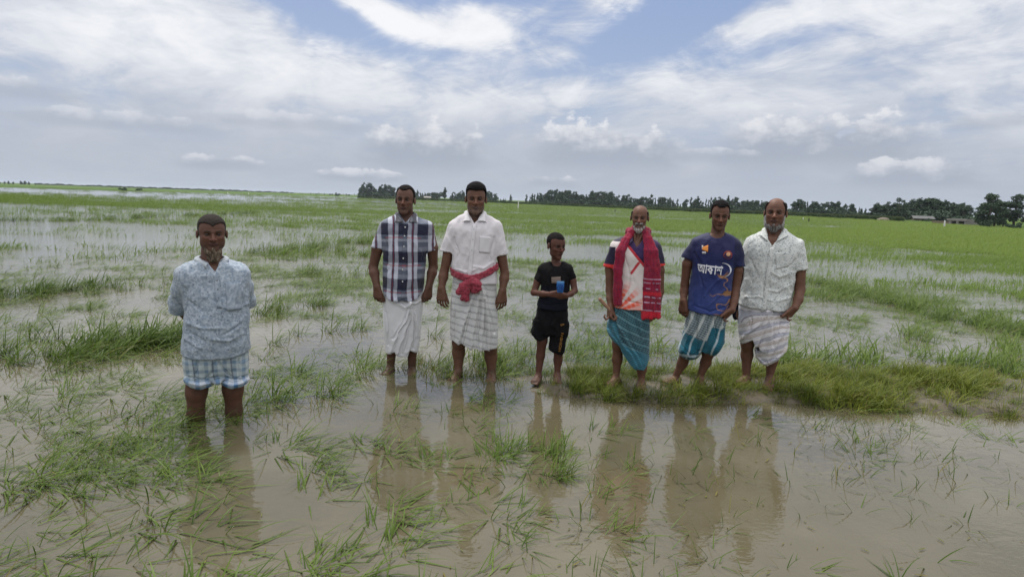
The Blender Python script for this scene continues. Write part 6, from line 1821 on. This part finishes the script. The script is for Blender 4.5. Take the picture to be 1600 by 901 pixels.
# =====================================================================================  man 6
def jersey_man():
    P = Person(1078, 601, 'lean man in a blue sports jersey and teal checked wrap folded to the knee', 0, z0=.04)
    H = head_at(P, 312.8, 360, (1126, 1123.5), shrink=.008, wide=.90, jaw=.92, nose=1.0, brow=1.15, cheek=1.3, yaw=.10, pitch=.12, roll=.02)
    F = Field(*bounds(P, [(1036, 306), (1168, 612)], pad=(.0, 0, .0), ylo=-.24, yhi=.16), .0042)
    F.add(H['prim'], .015)
    rows = [(364, 1109, 1134, .055, .02), (368, 1098, 1144, .068, .02), (374, 1088, 1150, .082, .015), (388, 1083, 1153, .10), (417, 1083, 1147, .110), (445, 1079, 1143, .112), (470, 1075, 1140, .130), (494, 1073, 1138, .148)]
    F.add(sd_loft(P.prof(rows, -.024)), .03)
    F.add(sd_cap(P.L(1124, 342, .05), P.L(1120, 374, .02), .050, .056), .012)
    aL = [(P.L(1088, 388, .01), .041), (P.L(1074, 412, .0), .041), (P.L(1070, 444, .01), .034), (P.L(1069, 455, -.0), .035), (P.L(1068, 470, -.05), .026)]
    aR = [(P.L(1149, 388, .01), .041), (P.L(1153, 422, .0), .038), (P.L(1149, 452, .0), .033), (P.L(1147, 470, -.05), .031), (P.L(1144, 484, -.10), .024)]
    chain(F, aL); chain(F, aR)
    add_hand(F, aL[-1][0], (.0, -.12, -1), (.5, 1, 0), np.array([1, -.5, 0]), 1.0, (28, 40, 30), thumb=(20, 12))
    add_hand(F, aR[-1][0], (-.62, -.15, -.6), (-.3, .5, .6), np.array([-.5, -.6, .5]), .93, (40, 55, 35), thumb=(25, 15))
    for hip, kn, an, toe in (((1090, 500), (1072, 552), (1057, 585), (-.75, -1)), ((1115, 500), (1107, 550), (1094.5, 585), (-.1, -1))):
        chain(F, [(P.L(*hip, .0), .072), (P.L(*kn, -.02), .047), (P.L(kn[0] * .5 + an[0] * .5 + 2, kn[1] * .55 + an[1] * .45, .015), .040), (P.L(*an, .01), .029)], .03)
        add_foot(F, P.L(an[0] - 1, an[1] + 8, .01), toe, 1.0, .035)
    stub = lambda x, y, z: jaw_mask(x, y, z, -.22) * .2 + np.clip(1.3 - np.hypot(x / .11, (z + .195) / .03), 0, 1) * .5
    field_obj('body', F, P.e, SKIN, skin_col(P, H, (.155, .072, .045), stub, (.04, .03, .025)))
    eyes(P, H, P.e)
    hair_obj(H, P.e, (.012, .010, .011), hairline=.325, temple=.05, thick=.030, topthick=.022, seed=7)
    G = Garment(*bounds(P, [(1056, 474), (1142, 570)], ylo=-.25, yhi=.2), h=.0048, t=.010)
    G.add(sd_loft(P.prof([(474, 1074, 1139, .12), (492, 1073, 1136, .125), (513, 1069, 1133, .13), (532, 1065, 1131, .13), (546, 1066, 1126, .11)]), 2.3), .02)
    G.add(sd_ell(P.L(1078, 545, -.01), (.098, .125, .090)), .03); G.add(sd_ell(P.L(1115, 538, -.01), (.078, .115, .095)), .03)
    for pts, r in ((((1082, 488), (1080, 520), (1068, 550)), .014), (((1095, 488), (1093, 520), (1085, 558)), .014), (((1106, 490), (1104, 520), (1094, 545)), .013), (((1125, 494), (1130, 520), (1122, 548)), .014), (((1115, 492), (1118, 520), (1106, 550)), .012)): ridge(P, G, pts, r, (-.118, -.128, -.118), .022)
    for pts in (((1104, 500), (1108, 525), (1097, 552)), ((1088, 500), (1087, 530)), ((1117, 500), (1119, 530)), ((1064, 540), (1080, 556), (1095, 548))): valley(P, G, pts, .009, -.150, .018)
    G.cut(hemcut(P, [(1058, 549), (1064, 563), (1076, 567), (1088, 565), (1098, 553), (1106, 555), (1116, 559), (1124, 550), (1130, 540)]))
    bl = [P.L(*q) for q in ((1060, 510), (1069, 514), (1095, 526), (1104, 528), (1108, 505), (1136, 512))]
    def wc(V):
        x, y, z = V.T; x = x + (fbm(V * 6, 2, 3) - .5) * .04; z2 = z + (fbm(V * 6, 2, 5) - .5) * .03
        bz = np.interp(x, [p[0] for p in bl], [p[2] for p in bl]); low = np.clip((bz - z2) / .008, 0, 1)
        s = z2 + .35 * x; u = x - .28 * (z2 - .6)
        a = stripe((s / .020) % 1, .5, .45, .1); b_ = stripe((u / .022) % 1, .5, .35, .1)
        up = lerp((.30, .36, .38), (.035, .06, .08), np.clip(a * .75 + b_ * .4, 0, 1)); up = lerp(up, (.60, .64, .62), stripe((u / .085) % 1, .5, .26, .03) * .75)
        dn = lerp((.008, .085, .13), (.02, .17, .23), a * .5); dn = lerp(dn, (.50, .58, .60), stripe((u / .085) % 1, .5, .16, .03) * .7)
        z3 = P.L(1075, 552)[2]; dn = lerp(dn, (.48, .56, .60), stripe(z2, z3, .022, .004) * .75)
        return up * (1 - low[:, None]) + dn * low[:, None]
    G.ls = 1.7; G.build('wrap', P.e, CLOTH, wc, folds(.0030, (18, 12, 10), .6, 52, .0012))
    G = Garment(*bounds(P, [(1058, 360), (1166, 500)], ylo=-.25, yhi=.2), h=.0046, t=.009, top=1)
    G.add(sd_loft(P.prof(rows, .004), 2.5), .02)
    G.add(sd_cap(P.L(1088, 383, .01), P.L(1072, 408, .0), .056, .054), .035, plane_cut(P.L(1073, 403), (-.25, 0, -1)))
    G.add(sd_cap(P.L(1149, 385, .01), P.L(1154.5, 420, .0), .055, .050), .035, plane_cut(P.L(1154, 415), (.02, 0, -1)))
    for pts in (((1092, 420), (1100, 450), (1092, 475)), ((1140, 410), (1132, 440)), ((1085, 478), (1110, 486), (1130, 480)), ((1086, 396), (1094, 415))): valley(P, G, pts, .009, -.119, .02)
    for pts in (((1141, 425), (1120, 440), (1100, 462)), ((1139, 450), (1122, 462), (1108, 478))): ridge(P, G, pts, .011, -.112, .02)
    G.carve(sd_cap(P.L(1122, 350, .02), P.L(1121, 366, -.01), .060, .063), .006)
    G.cut(hemcut(P, [(1070, 480), (1076, 484), (1095, 488), (1115, 491), (1134, 491), (1142, 488)]))
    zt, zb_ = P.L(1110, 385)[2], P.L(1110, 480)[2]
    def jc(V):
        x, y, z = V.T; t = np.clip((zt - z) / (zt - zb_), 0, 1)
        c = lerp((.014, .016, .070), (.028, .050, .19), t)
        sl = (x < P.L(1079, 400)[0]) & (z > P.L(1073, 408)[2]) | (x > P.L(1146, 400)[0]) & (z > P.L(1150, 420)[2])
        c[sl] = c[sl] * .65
        # brown-gold branching print on the lower chest
        n_ = np.abs(fbm(np.c_[x * 16, V[:, 1] * 0, z * 16], 2, 77) - .5)
        ctr = P.L(1127, 457); m = np.clip(1.3 - np.hypot((x - ctr[0]) / .075, (z - ctr[2]) / .16), 0, 1)
        c = lerp(c, (.34, .17, .06), np.clip((.040 - n_) / .014, 0, 1) * np.clip(m * 3, 0, 1) * .85)
        return c
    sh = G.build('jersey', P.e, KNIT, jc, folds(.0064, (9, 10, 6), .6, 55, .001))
    bv = bvh_of(sh)
    drape_text(P, 'আকাশ', bv, (1109, 418.5), 13.5, sh, (.72, .73, .78), maxw=36, rot=math.radians(-3))
    # swoosh arc round the word
    def arc(c, r0x, r0z, a0, a1, w0, w1, col, name, n_=26):
        V, Fq = [], []; C0 = P.L(*c)
        for i in range(n_ + 1):
            t = i / n_; a = math.radians(a0 + (a1 - a0) * t); w_ = (w0 + (w1 - w0) * abs(2 * t - 1)) * P.m
            for s_ in (-.5, .5):
                x, z = C0[0] + (r0x * P.m + s_ * w_) * math.cos(a), C0[2] + (r0z * P.m + s_ * w_) * math.sin(a)
                y = front_of(bv, x, z); V.append((x, (y if y is not None else -.11) - .0045, z))
            if i: k = 2 * i; Fq.append((k - 2, k - 1, k + 1, k))
        me = mesh_np(name, V, Fq); color_attr(me, np.tile(np.array(col, float), (len(V), 1))); obj(name, me, PRINT, sh)
    arc((1128, 420), 12, 10.5, -70, 95, 2.4, .4, (.70, .72, .78), 'swoosh')
    # chest badge: orange disc with a pale centre inside a dark ring (viewer's right)
    def disc(c, r, col, name, off, kx=1.0):
        C0 = P.L(*c); V = []; n_ = 18
        for q in (0.0, .5, 1.0):
            for i in range(n_):
                a = 2 * math.pi * i / n_; x, z = C0[0] + q * r * P.m * kx * math.cos(a), C0[2] + q * r * P.m * math.sin(a)
                y = front_of(bv, x, z); V.append((x, (y if y is not None else -.1) - off, z))
        Fq = [(j * n_ + i, j * n_ + (i + 1) % n_, (j + 1) * n_ + (i + 1) % n_, (j + 1) * n_ + i) for j in range(2) for i in range(n_)]
        me = mesh_np(name, V, Fq); color_attr(me, np.tile(np.array(col, float), (len(V), 1))); return obj(name, me, PRINT, sh)
    disc((1136.5, 396.5), 6.2, (.28, .06, .05), 'badge', .0045); disc((1136.2, 397.5), 5.0, (.05, .03, .07), 'badge_ring', .0055)
    disc((1137.3, 395.3), 3.0, (.62, .36, .20), 'badge_centre', .0065)
    # small logo: orange flag above pale lettering (viewer's left)
    patch_obj(P, 'logo_flag', bv, [(1098, 384.5), (1106.5, 381.5), (1106, 392.5), (1097, 388.5)], sh, PRINT, (.80, .30, .07), 4, 4, .004, .0008)
    patch_obj(P, 'logo_bars', bv, [(1096.5, 382), (1099, 382), (1098.5, 388), (1096.5, 388)], sh, PRINT, (.6, .55, .55), 2, 3, .004, .0008)
    drape_text(P, 'ICC', bv, (1100.5, 393.2), 3.4, sh, (.7, .68, .72)) if False else patch_obj(P, 'logo_text', bv, [(1097, 391.5), (1103, 391.5), (1103, 394.8), (1097, 394.8)], sh, PRINT, (.55, .55, .60), 3, 2, .004, .0008)

# =====================================================================================  man 7
def grey_beard_man():
    P = Person(1184, 600, 'man with long grey side whiskers in a pale printed shirt holding up his striped wrap', 0, z0=.045)
    H = head_at(P, 308.8, 357.5, (1213.5, 1210), shrink=.002, wide=.95, jaw=1.0, nose=1.1, brow=1.05, cheek=1.1, yaw=-.06, pitch=-.02)
    F = Field(*bounds(P, [(1136, 303), (1264, 612)], pad=(.0, 0, .0), ylo=-.24, yhi=.16), .0042)
    F.add(H['prim'], .015)
    rows = [(360, 1197, 1224, .055, .02), (365, 1185, 1236, .07, .02), (371, 1174, 1244, .085, .015), (385, 1168, 1250, .105), (406, 1167, 1247, .122), (430, 1163, 1243, .13), (455, 1158, 1238, .135), (476, 1155, 1234, .152), (490, 1153.5, 1233, .160)]
    F.add(sd_loft(P.prof(rows, -.026)), .03)
    F.add(sd_cap(P.L(1212, 338, .055), P.L(1208, 372, .02), .056, .062), .012)
    F.add(sd_ell(P.L(1207, 378, -.035), (.075, .045, .055)), .03)
    aL = [(P.L(1177, 394, .01), .040), (P.L(1160, 415, .02), .044), (P.L(1154, 447, .03), .036), (P.L(1152.5, 465, .02), .034), (P.L(1151, 478, .0), .026)]
    aR = [(P.L(1240, 394, .01), .040), (P.L(1250, 418, .0), .047), (P.L(1250, 452, .0), .039), (P.L(1247, 468, -.05), .038), (P.L(1242, 481, -.10), .028)]
    chain(F, aL); chain(F, aR)
    add_hand(F, aL[-1][0], (0, -.05, -1), (1, .3, 0), np.array([.3, -1, 0]), .95, (35, 45, 30), thumb=(20, 5))
    add_hand(F, aR[-1][0], (-.55, -.12, -.75), (-.5, .75, .2), np.array([-.8, -.6, .3]), .98, (35, 60, 40), thumb=(25, 12))
    for hip, kn, an, toe in (((1178, 500), (1168, 535), (1166, 584), (-.35, -1)), ((1208, 500), (1208, 548), (1203.5, 584), (-.1, -1))):
        chain(F, [(P.L(*hip, .0), .080), (P.L(*kn, -.02), .053), (P.L(kn[0] * .55 + an[0] * .45, kn[1] * .6 + an[1] * .4, .015), .047), (P.L(*an, .005), .033)], .03)
        add_foot(F, P.L(an[0], an[1] + 8, .0), toe, 1.02, .04)
    stub = lambda x, y, z: jaw_mask(x, y, z, -.24) * .25 + np.clip(1.3 - np.hypot(x / .12, (z + .195) / .03), 0, 1) * .35
    field_obj('body', F, P.e, SKIN, skin_col(P, H, (.175, .084, .054), stub, (.12, .10, .09)))
    eyes(P, H, P.e)
    hair_obj(H, P.e, (.028, .022, .020), hairline=.46, temple=.06, thick=.034, bald=.02, sidefront=-.22, seed=8)
    beard_obj(H, P.e, [((0, -.27, -.46), (.16, .08, .09)), ((0, -.26, -.54), (.13, .065, .09)), ((0, -.345, -.375), (.05, .03, .05)), ((-.13, -.20, -.42), (.08, .08, .08)), ((.13, -.20, -.42), (.08, .08, .08))], (.10, .095, .09), tip=(.38, .37, .36), amp=.006)
    beard_obj(H, P.e, [((-.27, -.02, -.20), (.065, .09, .16)), ((-.235, -.06, -.36), (.075, .08, .13)), ((.27, -.02, -.20), (.065, .09, .16)), ((.235, -.06, -.36), (.075, .08, .13))], (.45, .44, .43), tip=(.72, .71, .70), amp=.006, name='whiskers')
    G = Garment(*bounds(P, [(1146, 472), (1238, 574)], ylo=-.27, yhi=.2), h=.0048, t=.010)
    G.add(sd_loft(P.prof([(470, 1155, 1232, .138), (490, 1153, 1232, .142), (510, 1152.5, 1230, .145), (527, 1154, 1228, .142), (545, 1158, 1226, .13)]), 2.3), .02, hemcut(P, [(1150, 533), (1158, 539), (1168, 534), (1176, 530), (1190, 548), (1240, 548)]))
    G.add(sd_loft(P.prof([(505, 1178, 1232, .135), (525, 1178, 1231, .138), (545, 1179, 1229, .130), (556, 1182, 1224, .118), (566, 1186, 1212, .10), (572, 1190, 1204, .07)]), 2.2), .03)
    for pts, r, k_ in ((((1199, 488), (1190, 505), (1166, 524), (1157, 534)), .014, (-.135, -.143, -.14, -.125)), (((1202, 488), (1196, 515), (1182, 545), (1184, 560)), .017, (-.135, -.145, -.14, -.12)), (((1206, 488), (1206, 520), (1200, 566)), .015, (-.137, -.146, -.105)), (((1238, 492), (1226, 515), (1212, 540), (1204, 562)), .018, (-.13, -.14, -.138, -.115)), (((1238, 494), (1233, 515), (1225, 535), (1222, 548)), .015, (-.115, -.12, -.118, -.10)), (((1184, 560), (1195, 568), (1212, 561), (1226, 548)), .013, (-.105, -.09, -.10, -.09))):
        ridge(P, G, pts, r, k_, .022)
    for pts in (((1200, 505), (1190, 530), (1183, 550)), ((1213, 500), (1208, 540)), ((1222, 505), (1212, 530)), ((1175, 495), (1172, 515))): valley(P, G, pts, .009, -.168, .018)
    G.cut(hemcut(P, [(1148, 545), (1176, 545), (1180, 562), (1188, 568), (1196, 571), (1210, 566), (1224, 552), (1232, 548)]))
    def wc(V):
        x, y, z = V.T; w1 = (fbm(V * 6, 2, 3) - .5) * .05
        xm = P.L(1198, 500)[0]
        s = z + np.where(x < xm, -.45 * (x - xm), -.35 * (x - xm)) * np.clip((P.L(1195, 486)[2] - z) / .1, 0, 1) + w1
        ph = (s / .105) % 1
        base = lerp((.72, .70, .72), (.48, .49, .56), stripe(ph, .55, .25, .05))
        m = np.maximum(np.maximum(stripe(ph, .05, .05, .02), stripe(ph, .15, .04, .02)), stripe(ph, .25, .03, .015)); base = lerp(base, (.30, .20, .11), m * .9)
        g_ = np.maximum(stripe(ph, .44, .025, .012), stripe(ph, .68, .025, .012)); base = lerp(base, (.12, .09, .13), g_ * .9)
        return base
    G.ls = 1.7; G.build('wrap', P.e, CLOTH, wc, folds(.0030, (18, 12, 9), .6, 62, .0012))
    G = Garment(*bounds(P, [(1150, 356), (1262, 492)], ylo=-.26, yhi=.2), h=.0048, t=.010, top=1)
    G.add(sd_loft(P.prof(rows, .004), 2.5), .02)
    G.add(sd_cap(P.L(1174, 384, .01), P.L(1162, 418, .02), .064, .060), .035, plane_cut(P.L(1162, 415), (-.25, 0, -1)))
    G.add(sd_cap(P.L(1243, 384, .01), P.L(1249, 426, .0), .064, .062), .035, plane_cut(P.L(1248, 421), (.12, 0, -1)))
    for pts in (((1172, 405), (1182, 430), (1172, 455)), ((1243, 405), (1232, 430), (1236, 455)), ((1200, 400), (1192, 440), (1196, 470)), ((1212, 412), (1228, 418), (1240, 410))): valley(P, G, pts, .010, -.135, .02)
    for pts in (((1165, 465), (1185, 462), (1205, 468)), ((1236, 445), (1215, 455), (1200, 452)), ((1234, 465), (1215, 470)), ((1236, 425), (1218, 432), (1206, 426))): ridge(P, G, pts, .012, -.130, .02)
    G.carve(sd_cap(P.L(1210, 345, .02), P.L(1210, 364, -.01), .068, .066), .006)
    G.cut(notch(P, (1193, 360), (1226, 362), (1206, 386)))
    G.cut(hemcut(P, [(1150, 474), (1156, 476), (1175, 480), (1200, 482), (1220, 486), (1234, 485), (1240, 484)]))
    def motif(nt, p, c):
        v = nt.nodes.new('ShaderNodeTexVoronoi'); v.inputs['Scale'].default_value = 62; v.inputs['Randomness'].default_value = 1.0
        mp = nt.nodes.new('ShaderNodeMapping'); mp.inputs['Scale'].default_value = (1.0, .35, 1.7); mp.inputs['Rotation'].default_value = (0, .7, 0)
        nt.links.new(p, mp.inputs['Vector']); nt.links.new(mp.outputs[0], v.inputs['Vector'])
        wn = noise(nt, p, 90.0, 2, 0.5)
        return mixc(nt, (1.0 - (N(nt, v.outputs['Distance']) + (wn - .5) * .5).ss(.16, .40)) * .85, c, (.12, .15, .19))
    PM = cloth_mat('leaf_print_cotton', dots=motif, dirt=.02)
    wcol = (.62, .645, .625)
    sh = G.build('shirt', P.e, PM, col_const(wcol), folds(.0080, (10, 10, 7), .6, 65, .0014))
    bv = bvh_of(sh)
    shirt_collar(P, sh, PM, (.64, .67, .64), P.L(1210, 362, .02), .070, P.L(1210, 359)[2], (1186, 366), (1231, 368), ((1200, 376), (1213, 377)), bv, drop=.034)
    patch_obj(P, 'placket', bv, [(1203, 386), (1209, 386), (1197, 481), (1190, 481)], sh, PM, (.65, .67, .65), 3, 30)
    patch_obj(P, 'pocket', bv, [(1211, 393), (1232, 392), (1233, 414), (1213, 418)], sh, PM, (.62, .645, .625), 8, 10, label='slouching chest pocket')
    for yy in (400, 418, 436, 454, 471): button(P, sh, bv, (1205.5 - (yy - 386) * .13, yy), .005, (.6, .6, .6))
    # dark pouch hanging from the hidden hand
    a = P.L(1150.5, 478, -.02); b_ = P.L(1149.5, 497, -.02)
    Fk = Field(np.minimum(a, b_) - .06, np.maximum(a, b_) + .06, .0035)
    Fk.add(sd_ell((a + b_) / 2 - [0, 0, .005], (.030, .018, .066)), 0); Fk.add(sd_cap(a + [.004, 0, .03], (a + b_) / 2, .007, .018), .015)
    V, Q = Fk.mesh(); me = mesh_np('pouch', V - a, Q); color_attr(me, np.tile(np.array((.012, .014, .022)), (len(V), 1)))
    o = obj('pouch', me, DARKC, None, label='small dark pouch hanging between the jersey man and the grey bearded man', cat='pouch')
    o.matrix_world = Matrix.Translation(Vector(P.base)) @ Matrix.Rotation(-P.az, 4, 'Z') @ Matrix.Translation(Vector(a))

for fn_ in (kurta_man, plaid_shirt_man, white_shirt_man, boy, scarf_man, jersey_man, grey_beard_man):
    fn_()
